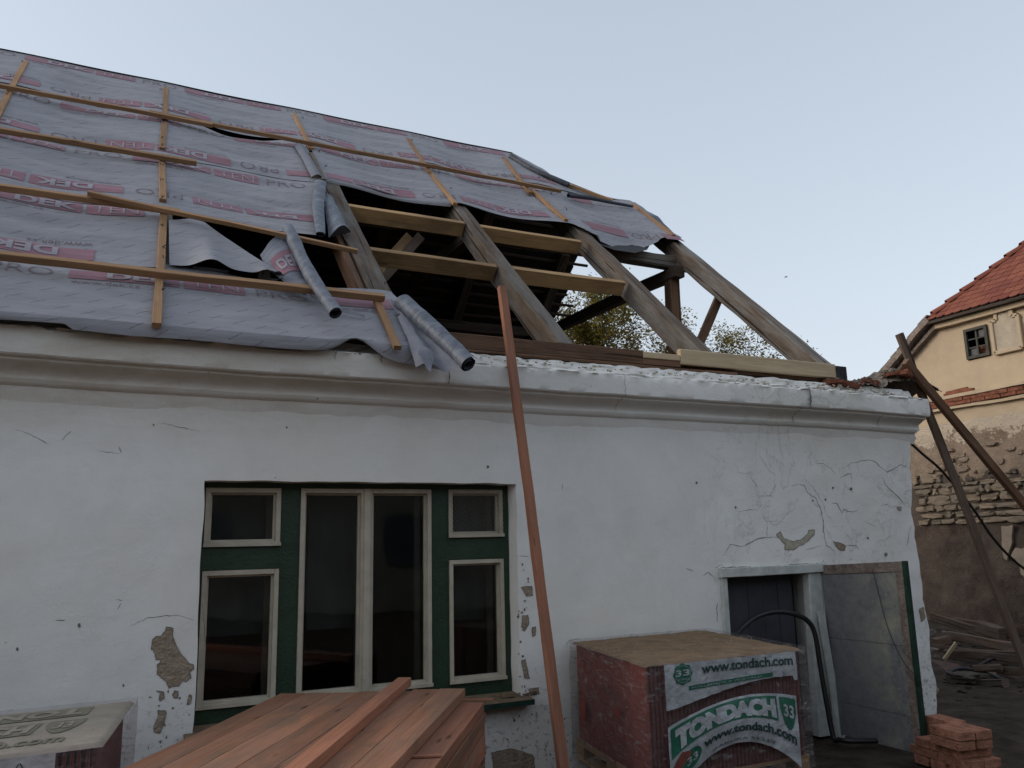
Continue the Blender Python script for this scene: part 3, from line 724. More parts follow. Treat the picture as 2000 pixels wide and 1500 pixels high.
cornice_crack([(1.30+0.03*nz(k*2, 19), k) for k in np.arange(13.5, 16, .3)], .006)
cornice_crack([(1.62+0.03*nz(k*2, 29), k) for k in np.arange(13.5, 16, .3)], .006)

# ------------------------------------------------------------------ the window
YW = 0.19
def build_window():
    wp = empty('window', (1.63, YW, WZ0)); wp.parent = house; wp.location = tuple(np.array((1.63, YW, WZ0))-ORG[house.name])
    def r(name, x0, y0, x1, y1, mat, y=YW, d=0.06, jit=0.0015):
        a = wy(x0, y0, y-d/2); c = wy(x1, y1, y-d/2); b = B()
        b.box(((a[0]+c[0])/2, y, (a[2]+c[2])/2), (abs(c[0]-a[0]), d, abs(a[2]-c[2])), jit=jit); return b.build(name, mat, wp)
    X = lambda x, y=1150: float(wy(x, y, YW)[0]); Z = lambda y, x=690: float(wy(x, y, YW)[2])
    xl, xA, xB, xC, xD, xE = WX0, X(546, 1010), X(583, 1010), X(838, 1010), X(871, 1010), WX1
    zt = WZ1
    ztl0, ztl1 = float(wy(470, 1068, YW)[2]), float(wy(470, 1112, YW)[2])
    def box(name, x0, x1, z0, z1, mat, y=YW, d=0.06):
        b = B(); b.box(((x0+x1)/2, y, (z0+z1)/2), (x1-x0, d, z1-z0), jit=0.0015); return b.build(name, mat, wp)
    zb = WZ0+0.02
    box('frame_rail', xl, xE, zb, zb+0.09, 'green', d=.09); box('frame_rail', xl, xE, zt-0.035, zt, 'green', d=.09)
    box('frame_post', xl, xl+0.022, zb+.09, zt-.035, 'green', d=.09); box('frame_post', xE-0.05, xE, zb+.09, zt-.035, 'green', d=.09)
    box('frame_post', xA, xB, zb+.09, zt-.035, 'green', d=.09); box('frame_post', xC, xD, zb+.09, zt-.035, 'green', d=.09)
    z0r, z1r = float(wy(920, 1050, YW)[2]), float(wy(920, 1092, YW)[2])
    box('transom', xl+.022, xA, ztl1, ztl0, 'green', d=.09); box('transom', xD, xE-.05, z1r, z0r, 'green', d=.09)
    def sash(x0, x1, z0, z1, fw=0.030, meshed=False):
        y = YW-0.035; d = 0.05; g = 0.003; x0 += g; x1 -= g; z0 += g; z1 -= g
        b = B()
        for (a, c, e, f) in ((x0, x0+fw, z0, z1), (x1-fw, x1, z0, z1), (x0+fw, x1-fw, z1-fw, z1), (x0+fw, x1-fw, z0, z0+fw)):
            b.box(((a+c)/2, y, (e+f)/2), (c-a, d, f-e), jit=0.001)
        # inner stop a little deeper and narrower, drip rail proud at the bottom
        i0, i1 = fw, fw+0.014
        for (a, c, e, f) in ((x0+i0, x0+i1, z0+i0, z1-i0), (x1-i1, x1-i0, z0+i0, z1-i0), (x0+i1, x1-i1, z1-i1, z1-i0), (x0+i1, x1-i1, z0+i0, z0+i1)):
            b.box(((a+c)/2, y+0.03, (e+f)/2), (c-a, 0.04, f-e))
        b.box(((x0+x1)/2, y-0.032, z0+0.012), (x1-x0+.01, 0.014, 0.024), jit=.001)
        b.build('sash', 'cream', wp)
        b = B(); b.box(((x0+x1)/2, y+0.035, (z0+z1)/2), (x1-x0-2*fw-0.01, 0.004, z1-z0-2*fw-.01)); b.build('pane', 'glass', wp)
        if meshed:
            b = B(); n = 34; W, H = x1-x0, z1-z0
            for k in range(-n, n):
                for sgn in (1, -1):
                    t0 = k*0.022; pa = []
                    for t in (0, 1):
                        z = z0+H*t; x = (x0+W/2)+t0+sgn*(t-.5)*H*0.6; pa.append((x, z))
                    (xa, za), (xb, zb_) = pa
                    lo, hi = 0.0, 1.0
                    if xb != xa:
                        ta, tb = sorted(((x0-xa)/(xb-xa), (x1-xa)/(xb-xa))); lo, hi = max(lo, ta), min(hi, tb)
                    if hi-lo < 0.03: continue
                    A_, B_ = (xa+(xb-xa)*lo, za+(zb_-za)*lo), (xa+(xb-xa)*hi, za+(zb_-za)*hi)
                    yy = y-0.034-(0.001 if sgn > 0 else 0); e = 0.0009
                    b.add([(A_[0]-e, yy, A_[1]), (A_[0]+e, yy, A_[1]), (B_[0]+e, yy, B_[1]), (B_[0]-e, yy, B_[1])], [(0, 1, 2, 3)])
            b.build('insect_screen', 'meshwire', wp, kind='stuff')
    sash(xl+.022, xA, ztl0, zt-.035); sash(xl+.022, xA, zb+.09, ztl1)
    xm = X(711, 1150); sash(xB, xm-.010, zb+.09, zt-.035, .030); sash(xm+.010, xC, zb+.09, zt-.035, .030)
    box('meeting_post', xm-.021, xm+.021, zb+.092, zt-.038, 'cream', YW-.066, .016)
    sash(xD, xE-.05, z0r, zt-.035, .028, True); sash(xD, xE-.05, zb+.09, z1r, .028)
    # inner casements seen dimly through the glass
    b = B()
    for x in (xl+.03, xA-.04, xB+.03, xm, xC-.04, xD+.03, xE-.08): b.box((x, YW+.16, (zb+zt)/2), (.045, .03, zt-zb))
    b.build('inner_casement', 'cream', wp)
    b = B()
    for x in (xl+.1, xB+.12, xD+.1):
        grid(b, lambda s_, t_: (x+.42*s_, YW+.24+0.004*math.sin(s_*22), zb+.5+(zt-zb-.52)*t_), 40, 2)
    b.build('reflection_sheet', 'room', wp)  # flat sheets behind the glass, standing in for a pale reflection
    # sill board: worn brown top, green front edge
    b = B(); b.box((1.64, 0.02, WZ0-0.005), (2.32, 0.24, 0.03), Matrix.Rotation(0.10, 3, 'X'), jit=.002); b.build('sill', 'silltop', wp)
    b = B(); b.box((1.64, -0.104, WZ0-0.022), (2.325, 0.012, 0.036), jit=.002); b.build('sill_edge', 'greendark', wp)
build_window()

# ------------------------------------------------------------------ the doorway
def build_door():
    d = empty('door', ((DX0+DX1)/2, 0.0, G)); d.parent = house; d.location = tuple(ORG[d.name]-ORG[house.name])
    b = B(); beam(b, (DX0-0.02, 0.0, DZ1-0.035), (DX1+0.03, 0.0, DZ1-0.028), 0.10, 0.075, seg=8, jit=.003); b.build('lintel_board', 'whitepaint', d)
    b = B(); beam(b, (DX0+0.025, 0.02, G), (DX0+0.022, 0.0, DZ1-0.075), 0.06, 0.055, (1, 0, 0), seg=8, jit=.004); b.build('jamb', 'whitepaint', d)
    b = B(); beam(b, (DX1-0.10, 0.04, G), (DX1-0.085, 0.02, DZ1-0.07), 0.08, 0.15, (1, 0, 0), seg=8, jit=.004); b.build('jamb', 'whitepaint', d)
    # split board hanging off the jamb
    b = B(); beam(b, wy(1646, 1462, -.06), wy(1603, 1195, -.045), 0.02, 0.07, (1, 0, 0), seg=10, jit=.004, taper=1.0); b.build('split_board', 'whitepaint', d)
    # plank door set back
    x0, x1 = DX0+0.06, DX1-0.20; n = 5
    for k in range(n):
        b = B(); w = (x1-x0)/n; b.box((x0+w*(k+.5), 0.16+0.002*k, (G+DZ1-.08)/2), (w-0.006, 0.03, DZ1-.08-G), jit=.002); b.build('door_plank', 'greydoor', d)
build_door()
def build_leaf():
    lf = empty('open_door_leaf', (DX1+.025, -0.45, G)); lf.parent = house; lf.location = tuple(ORG[lf.name]-ORG[house.name])
    lf['label'] = 'grey outer door leaf swung wide open, green on its edge'
    top = lambda y: 1.731+(0.046/0.9)*(-y)       # the leaf has dropped: its top is not level
    Z0 = 0.315
    def slab(y0, y1, za, zb, x, t, name, mat, jit=.001):
        V = [(x+dx, y, z(y) if callable(z) else z) for dx in (0, t) for y in (y0, y1) for z in (za, zb)]
        b = B(); b.add([(a[0]+random.uniform(-jit, jit), a[1], a[2]) for a in V], [(0, 1, 3, 2), (4, 6, 7, 5), (0, 4, 5, 1), (2, 3, 7, 6), (0, 2, 6, 4), (1, 5, 7, 3)], None); b.build(name, mat, lf)
    g = 0.0025
    slab(-0.02, -0.87, Z0, lambda y: top(y)-.004, DX1+.012, .026, 'core_board', 'greydoor')
    slab(-0.02, -0.80, Z0, lambda y: 0.585+0.01*y, DX1, .012, 'panel', 'leafface'); slab(-0.02, -0.80, lambda y: .589+.01*y, lambda y: 1.11-.004*y, DX1, .012, 'panel', 'leafface')
    slab(-0.02, -0.80, lambda y: 1.114-.004*y, lambda y: top(y)-0.085, DX1, .012, 'panel', 'leafface')
    slab(-0.80-g, -0.872, Z0, lambda y: top(y)-0.082, DX1-.006, .02, 'stile', 'verge'); slab(-0.0, -0.872, lambda y: top(y)-0.08, top, DX1-.008, .022, 'top_rail', 'verge')
    slab(-0.874, -0.905, Z0-.01, lambda y: top(y)+.002, DX1-.004, .036, 'edge_strip', 'greendark')
    b = B(); tube(b, smooth_pts([hx(1704, 1112, DX1-.012), hx(1716, 1160, DX1-.014), hx(1735, 1230, DX1-.012), hx(1763, 1290, DX1-.013), hx(1790, 1322, DX1-.012)], 6), .0022, 5); b.build('wire', 'black', lf)
build_leaf()

# ------------------------------------------------------------------ roof carpentry
RX = [-4.1, -2.6, -1.13, 0.22, 1.80, 3.20, 4.68, 6.12]
def build_roof():
    # wall plate with its scarfed new end
    def plate(x0, x1, z0, z1, name, mat, y0=-0.07, d=0.16, jit=.004, **pr):
        b = B(); beam(b, (x0, y0+d/2, (z0+z1)/2), (x1, y0+d/2, (z0+z1)/2), d, z1-z0, (0, 0, 1), seg=max(2, int((x1-x0)*4)), jit=jit, bev=.006); part(b, name, mat, **pr)
    a = wy(1255, 686, -.07); c = wy(1330, 722, -.07); e = wy(1630, 713, -.07); f = wy(1632, 741, -.07)
    q = wy(1330, 706, -.07)
    plate(-5, a[0], 3.425, 3.545, 'wall_plate', 'oldbrown'); plate(a[0]+.002, c[0], 3.425, q[2]-.0, 'wall_plate', 'oldbrown', -.068)
    plate(a[0]+.004, c[0]-.003, q[2]+.004, a[2], 'new_plate_board', 'pale', -.072, .05, .001, label='pale new board let into the old wall plate')
    plate(c[0], e[0], f[2]+.012, e[2]+.008, 'new_plate_board', 'pale', -.078, .05, .0015, label='long pale new board under the last two rafters')
    plate(c[0], e[0], 3.43, 3.54, 'wall_plate', 'oldbrown', -.02, .12)
    plate(e[0]+.004, e[0]+.13, 3.40, 3.575, 'plate_end', 'tar', -.09, .2, .003)
    plate(1.9, 4.9, 3.395, 3.42, 'packing_board', 'oldbrown', -.09, .12, .004)
    plate(-4.9, 1.86, 3.40, 3.424, 'packing_board', 'dark', -.1, .16, .004)
    # rafters
    for i, x in enumerate(RX):
        v1 = 5.55 if x < 5 else 4.3
        w = 0.155 if x != RX[4] else 0.19
        b = B(); beam(b, P(x, -0.02 if i < 5 else 0.02, -.10), P(x, v1, -.10), w, 0.20, NR, seg=44, jit=.0075, bev=.009, seed=i*7.7)
        part(b, 'rafter', 'old')
        b = B(); yb = 8.14  # the matching rafter on the far slope
        p1 = np.array((x, 4.07+(4.07-P(x, v1, -.085)[1]), P(x, v1, -.085)[2]))
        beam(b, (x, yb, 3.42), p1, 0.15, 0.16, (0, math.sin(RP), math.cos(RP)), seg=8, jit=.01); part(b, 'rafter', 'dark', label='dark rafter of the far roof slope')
    # second member alongside the fifth rafter
    b = B(); beam(b, P(1.655, .35, -.10), P(1.66, 3.0, -.10), .05, .16, NR, seg=14, jit=.006); part(b, 'rafter_cheek', 'oldbrown')
    # posts, purlins, ties, braces
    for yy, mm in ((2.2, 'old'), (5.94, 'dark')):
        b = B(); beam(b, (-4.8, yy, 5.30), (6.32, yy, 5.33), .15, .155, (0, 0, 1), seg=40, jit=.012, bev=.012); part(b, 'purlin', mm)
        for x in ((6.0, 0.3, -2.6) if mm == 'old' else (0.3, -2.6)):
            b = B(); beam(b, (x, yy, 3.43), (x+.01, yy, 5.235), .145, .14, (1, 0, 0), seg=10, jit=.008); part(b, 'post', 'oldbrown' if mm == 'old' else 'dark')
    for x in (6.0, 3.25, 0.3):
        b = B(); beam(b, (x-.01, 2.0, 5.16 if x > 5 else 5.19), (x-.01, 6.1, 5.22), .13, .14, (0, 0, 1), seg=12, jit=.01); part(b, 'tie_beam', 'dark')
    for k, dx in enumerate((0.0, 0.115)):
        a = wy(800+dx*190, 462, 2.08); c = wy(700+dx*190, 572, 2.08)
        b = B(); beam(b, c, a, .10, .05, (0, 1, 0), seg=6, jit=.003); part(b, 'brace', 'weathered' if k else 'crossbeam')
    a, c = wy(1411, 566, 1.50), wy(1352, 705, 1.50); b = B(); beam(b, c, a, .10, .035, (0, 1, 0), seg=8, jit=.004); part(b, 'brace', 'oldbrown', label='short dark board slanting from the last rafter')
    b = B(); beam(b, (1.35, 1.4, 3.44), (1.42, 1.9, 4.9), .12, .1, (1, 0, 0), seg=6, jit=.01); part(b, 'brace', 'dark')
    b = B(); beam(b, (1.0, 1.1, 3.44), (1.15, 1.9, 4.9), .12, .1, (1, 0, 0), seg=6, jit=.01); part(b, 'brace', 'dark')
    # the four trimmers of fresh timber let in between the rafters
    for (p0, p1) in (((657, 392), (905, 431)), ((925, 435), (1132, 467)), ((700, 477), (967, 514)), ((985, 516), (1217, 546))):
        x0, va = rv(*p0); x1, vb = rv(*p1)
        b = B(); beam(b, P(x0, va-.035, -.082), P(x1, vb-.035, -.082), .065, .15, NR, seg=8, jit=.003, bev=.003); part(b, 'trimmer', 'crossbeam')
    # ridge board and hip rafter
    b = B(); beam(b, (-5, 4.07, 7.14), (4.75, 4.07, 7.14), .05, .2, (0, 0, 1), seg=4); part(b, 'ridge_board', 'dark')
    b = B(); beam(b, P(4.8, 5.5, -.1), P(6.1, 4.25, -.1), .1, .14, NR, seg=4, jit=.005); part(b, 'hip_rafter', 'dark')
    # far slope: old laths and tiles seen from below, the right edge ragged
    NFs = np.array((0, math.sin(RP), math.cos(RP))); SF = np.array((0, -math.cos(RP), math.sin(RP))); E0 = np.array((0, 8.25, 3.43))
    rows = 30; dv = 5.65/rows
    for k in range(rows):
        v = k*dv
        xe = 6.46+random.uniform(-.07, .07) if v < 3.6 else (6.40 if v < 4.7 else float(np.interp(v, [4.7, 4.9, 5.1, 5.4, 5.62], [6.4, 6.2, 5.9, 5.2, 4.72])))
        b = B()
        def fn(s_, t_):
            x = -5+(xe+5)*s_
            return E0+np.array((x, 0, 0))+SF*(v+dv*1.25*t_)+NFs*(.012+.03*(1-t_)+.006*nz(x*5, k))
        grid(b, fn, 60, 1)
        grid(b, lambda s_, t_: fn(s_, t_)+NFs*.014, 60, 1); part(b, 'tile_row', 'slab')  # near-black underside adds to the painted attic darkness
        b = B(); beam(b, E0+np.array((-5, 0, 0))+SF*(v+.1)-NFs*.012, E0+np.array((xe+random.choice((0, 0, .1, .22)), 0, 0))+SF*(v+.1)-NFs*.012, .04, .025, NFs); part(b, 'tile_lath', 'dark')
    # left gable of the attic so that it stays dark
    b = B(); b.add([(-4.9, -.0, 3.4), (-4.9, 8.2, 3.4), (-4.9, 4.1, 7.25), (-4.8, -.0, 3.4), (-4.8, 8.2, 3.4), (-4.8, 4.1, 7.25)], [(0, 1, 2), (5, 4, 3), (0, 2, 5, 3), (1, 4, 5, 2), (0, 3, 4, 1)]); part(b, 'gable', 'plaster')
build_roof()

# ------------------------------------------------------------------ roof membrane sheets and what is printed on them
def sag(x):
    for a, c in zip(RX[:-1], RX[1:]):
        if a <= x <= c: return math.sin(math.pi*(x-a)/(c-a))**1.5
    return 0.3
def mo(x, v, base=0.0):
    s_ = sag(x)
    w1 = nz(x*0.9, v*1.5); w2 = nz(x*1.1+v*.5, v*6.0+x*.55); w3 = nz(x*2.6+7, v*13+x*1.2)
    return .014+base+(s_*(-.045+.035*w1)+(.022*w2+.006*w3)*(.25+s_))*min(1, max(0, (v-.12)/.4))*min(1, max(.25, (5.6-v)/.6))
def redge(pts, v):
    vs = [p[0] for p in pts]; return float(np.interp(v, vs, [p[1] for p in pts]))
SHEETS = {}
def sheet(label, lo, hi, xl, xrf, base, dip=None, hem=0.0, ox=None, step=.045, name='membrane_sheet'):
    """lo(x), hi(x): lower and upper edge; the right edge may depend on v"""
    xm = max(xrf(v) for v in np.linspace(lo(3), hi(3), 12)); ns = int((xm-xl)/step); b = B()
    def pt(x, v):
        o = mo(x, v, base)+(ox(x, v) if ox else 0)
        return P(x, v, o)
    vspan = hi(2)-lo(2); nt = int(vspan/.045)
    def fn(s_, t_):
        x = xl+(xm-xl)*s_; v0, v1 = lo(x), hi(x); v = v0+(v1-v0)*t_
        x = xl+(xrf(v)-xl)*s_; v0, v1 = lo(x), hi(x); v = v0+(v1-v0)*t_
        return pt(x, v), x, v
    grid(b, lambda s_, t_: fn(s_, t_)[0], ns, nt, lambda s_, t_: fn(s_, t_)[1:])
    if hem:      # the lower edge hangs free
        hf = hem if callable(hem) else (lambda x: hem)
        def hfn(s_, t_):
            q, x, v = fn(s_, 0); h = hf(x)
            return q+np.array((0, -0.012*math.sin(t_*2.5)-.02*t_*nz(x*1.3, 4), -h*t_*(1+.25*nz(x*1.7, 9))))-SR*0.0
        grid(b, hfn, ns, 3, lambda s_, t_: (fn(s_, 0)[1], fn(s_, 0)[2]-.1*t_))
    o = part(b, name, 'membrane', True, label=label); SHEETS[o.name] = pt
    return o, pt
HH = .17
def print_row(bs, pt, x0, v, flip, xa, xb, n0=-6, n1=6, url=True, period=1.62):
    """one line of the roll's print: red block with DEK, red block with TEN, outlined PRO; flip = upside down"""
    red, wht, drk = bs
    def Fn(off):
        return lambda x, y: pt(x, y)+NR*off
    sg = -1 if flip else 1
    for k in range(n0, n1):
        X0 = x0+sg*k*period
        def seg(a, c): p, q = X0+sg*a, X0+sg*c; return (min(p, q), max(p, q))
        def inside(r): return r[0] > xa and r[1] < xb
        r = seg(0, .66)
        # red grounds are clipped to the sheet, letters only when whole
        c0, c1 = max(r[0], xa), min(r[1], xb)
        if c1-c0 > .04: put_rect(red, c0, c1, v-HH/2, v+HH/2, Fn(.004), step=.045)
        r = seg(.69, 1.09); c0, c1 = max(r[0], xa), min(r[1], xb)
        if c1-c0 > .04: put_rect(red, c0, c1, v-HH/2, v+HH/2, Fn(.004), step=.045)
        r = seg(.22, .63)
        if inside(r): put_text(wht, 'DEK', r[0], r[1], v-HH*.34, v+HH*.34, Fn(.008), flip, .035)
        r = seg(.73, 1.05)
        if inside(r): put_text(wht, 'TEN', r[0], r[1], v-HH*.33, v+HH*.33, Fn(.008), flip, -.012)
        r = seg(1.17, 1.53)
        if inside(r): put_text(drk, 'PRO', r[0], r[1], v-HH*.4, v+HH*.4, Fn(.005), flip, -.022)
        r = seg(0.02, .42)
        if url and inside(r):
            vv = v-HH*.5-.075 if not flip else v+HH*.5+.03
            put_text(drk, 'www.dek.cz', r[0], r[1], vv, vv+.055, Fn(.005), flip, -.01, maxlen=.3)
def prints(o, pt, rows):
    bs = (B(), B(), B())
    for r in rows: print_row(bs, pt, *r)
    for b, n, m_ in zip(bs, ('red_print', 'white_lettering', 'dark_lettering'), ('print_red', 'print_white', 'print_dark')):
        if b.V: b.build(n, m_, o, kind='stuff')
XL = -4.9
def build_membrane():
    # bottom sheet with its free hanging edge
    xr0 = lambda v: 1.90+(.5-v)*.22
    hemf = lambda x: (.085 if x < 1.0 else .085-.075*math.exp(-((x-1.42)/.14)**2)+.10*max(0, (x-1.55)/.45))*(1 if x > -.3 else .6)
    lo0 = lambda x: -.30+.012*nz(x*.8, 2)+(.05*math.exp(-((x-1.45)/.12)**2))
    oxm = lambda x, v: (-.0 if v > -.05 else .03*(-.05-v))+max(0, x-1.72)*.10*(.5-v)+.03*math.exp(-((x-1.42)/.15)**2)*max(0, -v)
    o, pt = sheet('lowest membrane sheet hanging over the cornice', lo0, lambda x: .60, XL, xr0, .0, None, hemf, oxm)
    xs, v = rv(135, 531); prints(o, pt, [(xs, .34, False, XL, 1.82)])
    # second sheet: whole on the left, torn down and folded between the rafters
    o, pt = sheet('second membrane sheet from the eaves, whole left of the torn piece', lambda x: .52, lambda x: 1.75, XL, lambda v: .24, .010)
    xb, v = rv(185, 492); prints(o, pt, [(xb, .68, True, XL, .2), (rv(228, 418)[0]-.9, 1.52, False, XL, .2)])
    TOP = [rv(*a, .07) for a in ((322, 430), (345, 430), (372, 426), (398, 431), (440, 461), (500, 501), (560, 541), (600, 567), (640, 592), (660, 604))]
    F1P, F2P = rv(414, 508, .13), rv(537, 534, .13)
    def hi1(x): return float(np.interp(x, [a for a, _ in TOP], [c for _, c in TOP]))
    def lo1(x): return min(hi1(x)-.02, .55+(F1P[1]-.55)*math.exp(-((x-F1P[0])/.075)**2)+(F2P[1]-.55)*math.exp(-((x-F2P[0])/.042)**2)-(.25*max(0, x-1.15)))
    b = B()
    def fn(s_, t_):
        x = .262+1.29*s_; v0, v1 = lo1(x), hi1(x); v = v0+(v1-v0)*t_
        fold = .09*math.exp(-((x-F1P[0])/.10)**2)*(1-t_)**2+.09*math.exp(-((x-F2P[0])/.07)**2)*(1-t_)**2
        o_ = .045+fold+.02*t_+.022*nz(x*2.4+v*2, v*2.2)+.022*math.sin(8*(x*.8+v*.6))*s_
        return P(x, v, o_), x, v
    grid(b, lambda s_, t_: fn(s_, t_)[0], 60, 30, lambda s_, t_: fn(s_, t_)[1:])
    tp = part(b, 'torn_sheet', 'membrane', True, label='torn and sagging piece of membrane folded over itself')
    # near-black sheets standing in for the shade inside the two folds
    for cx, w, hh_ in ((F1P[0], .075, F1P[1]-.50), (F2P[0], .045, F2P[1]-.50)):
        b = B(); grid(b, lambda s_, t_: P(cx-w*1.6+w*3.2*s_, .50+hh_*1.05*math.exp(-((s_-.5)*3.2/1.15)**2)*t_, .050+.02*t_), 14, 4); b.build('fold_shade', 'membrane_back_shade', tp, True)
    # loose flap with print behind the leaning roll
    q = [rv(508, 497, .05), rv(566, 450, .05), rv(622, 592, .05), rv(598, 578, .05)]
    q = [np.array(a) for a in q]; b = B()
    def ff(s_, t_):
        a = q[0]*(1-s_)+q[1]*s_; c = q[3]*(1-s_)+q[2]*s_; p_ = a*(1-t_)+c*t_
        return P(p_[0]-.07*math.sin(math.pi*t_)*(1-s_), p_[1], .05+.06*math.sin(math.pi*s_)*(1-t_*.6)+.02*nz(p_[0]*9, p_[1]*6))
    grid(b, ff, 14, 20, lambda s_, t_: (s_*.3, t_)); fl = part(b, 'loose_flap', 'membrane_plain', True)
    rb, wb = B(), B(); put_rect(rb, .12, .95, .30, .62, lambda x, y: ff(x, y)+NR*.004, step=.06); put_text(wb, 'DEK', .2, .9, .38, .55, lambda x, y: ff(x, y)+NR*.008, False, .03); rb.build('red_print', 'print_red', fl); wb.build('white_lettering', 'print_white', fl)
    # third sheet
    lo2 = lambda x: 1.62 if x < .42 else 1.62-.10*min(1, (x-.42)/1.0)
    o, pt = sheet('third membrane sheet from the eaves, ending at the rolled edge', lo2, lambda x: 3.08, XL, lambda v: 1.50+(v-1.6)*.09, .016, ox=lambda x, v: .03*max(0, min(1, (x-.4)/.4))*max(0, 1.9-v))
    xb, v = rv(240, 377); xb2, v2 = rv(259, 310); prints(o, pt, [(xb, 1.95, True, XL, 1.47), (xb2, 2.80, False, XL, 1.55)])
    # fourth sheet, left field: its top edge sags open below the lath
    def hi3(x): return 4.45-(.30*math.sin(math.pi*(x-.36)/1.36)**1.0 if .36 < x < 1.72 else 0)-(.16*math.sin(math.pi*(x+.75)/.95) if -.75 < x < .2 else 0)
    lo3 = lambda x: 2.95+(.06*math.exp(-((x+.44)/.10)**2))+(.05*max(0, math.sin((x-.5)*3.0)) if .5 < x < 1.5 else 0)
    o, pt = sheet('fourth membrane sheet, left field, sagging below the top lath', lo3, hi3, XL, lambda v: 1.70, .022, ox=lambda x, v: .05*math.exp(-((x+.44)/.09)**2)*max(0, 3.12-v)*6)
    xb, v = rv(40, 250); xu, vu = rv(117, 209); prints(o, pt, [(rv(217, 199)[0]*0+rv(80, 262)[0]-.02, 3.14, True, XL, 1.62), (xu, 4.06, False, XL, 1.62)])
    # fourth sheet, right field, over the open rafters
    LO = [(1.72, 3.12), (1.85, 3.08), (2.4, 3.12), (3.0, 3.03), (3.25, 3.02), (3.8, 2.96), (4.55, 2.97), (4.75, 2.74), (5.0, 2.64), (5.3, 2.68), (5.6, 2.86), (5.9, 3.05), (6.22, 3.16)]
    lo3b = lambda x: float(np.interp(x, [a for a, _ in LO], [c for _, c in LO]))
    o, pt = sheet('fourth membrane sheet, right field, hanging over the open rafters', lo3b, lambda x: 4.42-max(0, x-5.2)*.06, 1.74, lambda v: 6.24-max(0, v-3.6)*.05, .022, None, lambda x: .055 if x < 3.1 else .008,
                  ox=lambda x, v: -.03*max(0, 3.3-v)*(1 if 4.8 < x < 5.8 else 0)*3)
    prints(o, pt, [(rv(1222, 452)[0], 3.08, True, 4.78, 6.2), (rv(1068, 415)[0]-.05, 3.18, True, 1.78, 4.55), (rv(610, 297)[0]+.1, 4.10, False, 1.8, 5.4)])
    # top sheet to the ridge and its cut edge at the hip
    RT_ = [(4.26, 6.0), (4.42, 5.75), (4.66, 5.36), (5.0, 5.14), (5.3, 4.98), (5.62, 4.80)]
    o, pt = sheet('top membrane sheet folded over the ridge', lambda x: 4.31, lambda x: 5.60, XL, lambda v: redge(RT_, v), .032)
    prints(o, pt, [(rv(80, 170)[0], 4.52, True, XL, 5.0), (rv(360, 178)[0], 5.46, False, XL, 4.6)])
    b = B()   # turned over the ridge onto the far side
    grid(b, lambda s_, t_: np.array((XL+9.7*s_, 4.01+.10*t_+.20*max(0, t_-.5)*2, P(0, 5.60, mo(XL+9.7*s_, 5.6, .032))[2]+.02*math.sin(t_*3.14)-.25*max(0, t_-.5))), 120, 6, lambda s_, t_: (XL+9.7*s_, 5.6+t_*.3)); part(b, 'ridge_fold', 'membrane', True)
    b = B()   # the covering carried over the end rafter to the far side
    K = [rv(1238, 402, .03), rv(1262, 404, .03), rv(1287, 416, .03), rv(1306, 438, .03), rv(1333, 478, .03)]; K2 = [rv(1238, 404, .03), rv(1262, 420, .03), rv(1290, 440, .03), rv(1305, 452, .03), rv(1318, 466, .03)]
    def fk(s_, t_):
        k = s_*4; i = min(int(k), 3); f = k-i
        a = np.array(K[i])*(1-f)+np.array(K[i+1])*f; c = np.array(K2[i])*(1-f)+np.array(K2[i+1])*f; p_ = c*(1-t_)+a*t_
        return P(p_[0], p_[1], .035-.05*t_*t_+.012*nz(s_*6, t_*3))
    grid(b, fk, 20, 5, lambda s_, t_: (s_, t_*.3)); part(b, 'end_flap', 'rolldark', True)
    b = B()   # dark inner layer hanging in the bay before the last rafter
    U = [(1115, 445), (1150, 470), (1200, 488), (1240, 494), (1264, 488), (1272, 474)]; U2 = [(1130, 420), (1160, 430), (1200, 440), (1240, 445), (1262, 452), (1268, 462)]
    Ua = [np.array(rv(*a, -.05)) for a in U]; Ub = [np.array(rv(*a, -.05)) for a in U2]
    def fu(s_, t_):
        k = s_*5; i = min(int(k), 4); f = k-i; a = Ua[i]*(1-f)+Ua[i+1]*f; c = Ub[i]*(1-f)+Ub[i+1]*f; p_ = a*(1-t_)+c*t_
        return P(p_[0], p_[1], -.05-.015*math.sin(3*t_))
    grid(b, fu, 20, 6); part(b, 'inner_layer', 'membrane_back_shade', True)

def roll(pts, r, label=None, taper=1.0, end=True, flat=1.0, rfn=None, mat='roll'):
    """rolled-up membrane: spiral section swept along pts"""
    pts = [Vector([float(a) for a in p]) for p in smooth_pts(pts, 8)]; n = 46; turns = 2.4; b = B()
    V = []; F = []; UV = []; L = 0
    for k, p in enumerate(pts):
        t = (pts[min(k+1, len(pts)-1)]-pts[max(k-1, 0)]).normalized(); a = t.cross(Vector(NR)).normalized(); c = a.cross(t).normalized()
        if k: L += (p-pts[k-1]).length
        q = k/(len(pts)-1); rr = r*(1+(taper-1)*q)*(rfn(q) if rfn else 1)
        for i in range(n):
            u = i/(n-1); th = turns*2*math.pi*u; ra = rr*(0.48+0.52*u)*(1+.10*nz(th*.8, L*7, r*50)+.05*nz(th*2, L*22, r*50))
            V.append(p+a*(math.cos(th)*ra)+c*(math.sin(th)*ra*flat)+t*(.006*math.sin(th)*(1 if k == len(pts)-1 else 0)))
        if k:
            for i in range(n-1):
                F.append(((k-1)*n+i, (k-1)*n+i+1, k*n+i+1, k*n+i)); UV.append([(L, i*.03), (L, i*.03+.03), (L+.03, i*.03+.03), (L+.03, i*.03)])
    b.add(V, F, UV); return part(b, 'membrane_roll', mat, True, label=label)
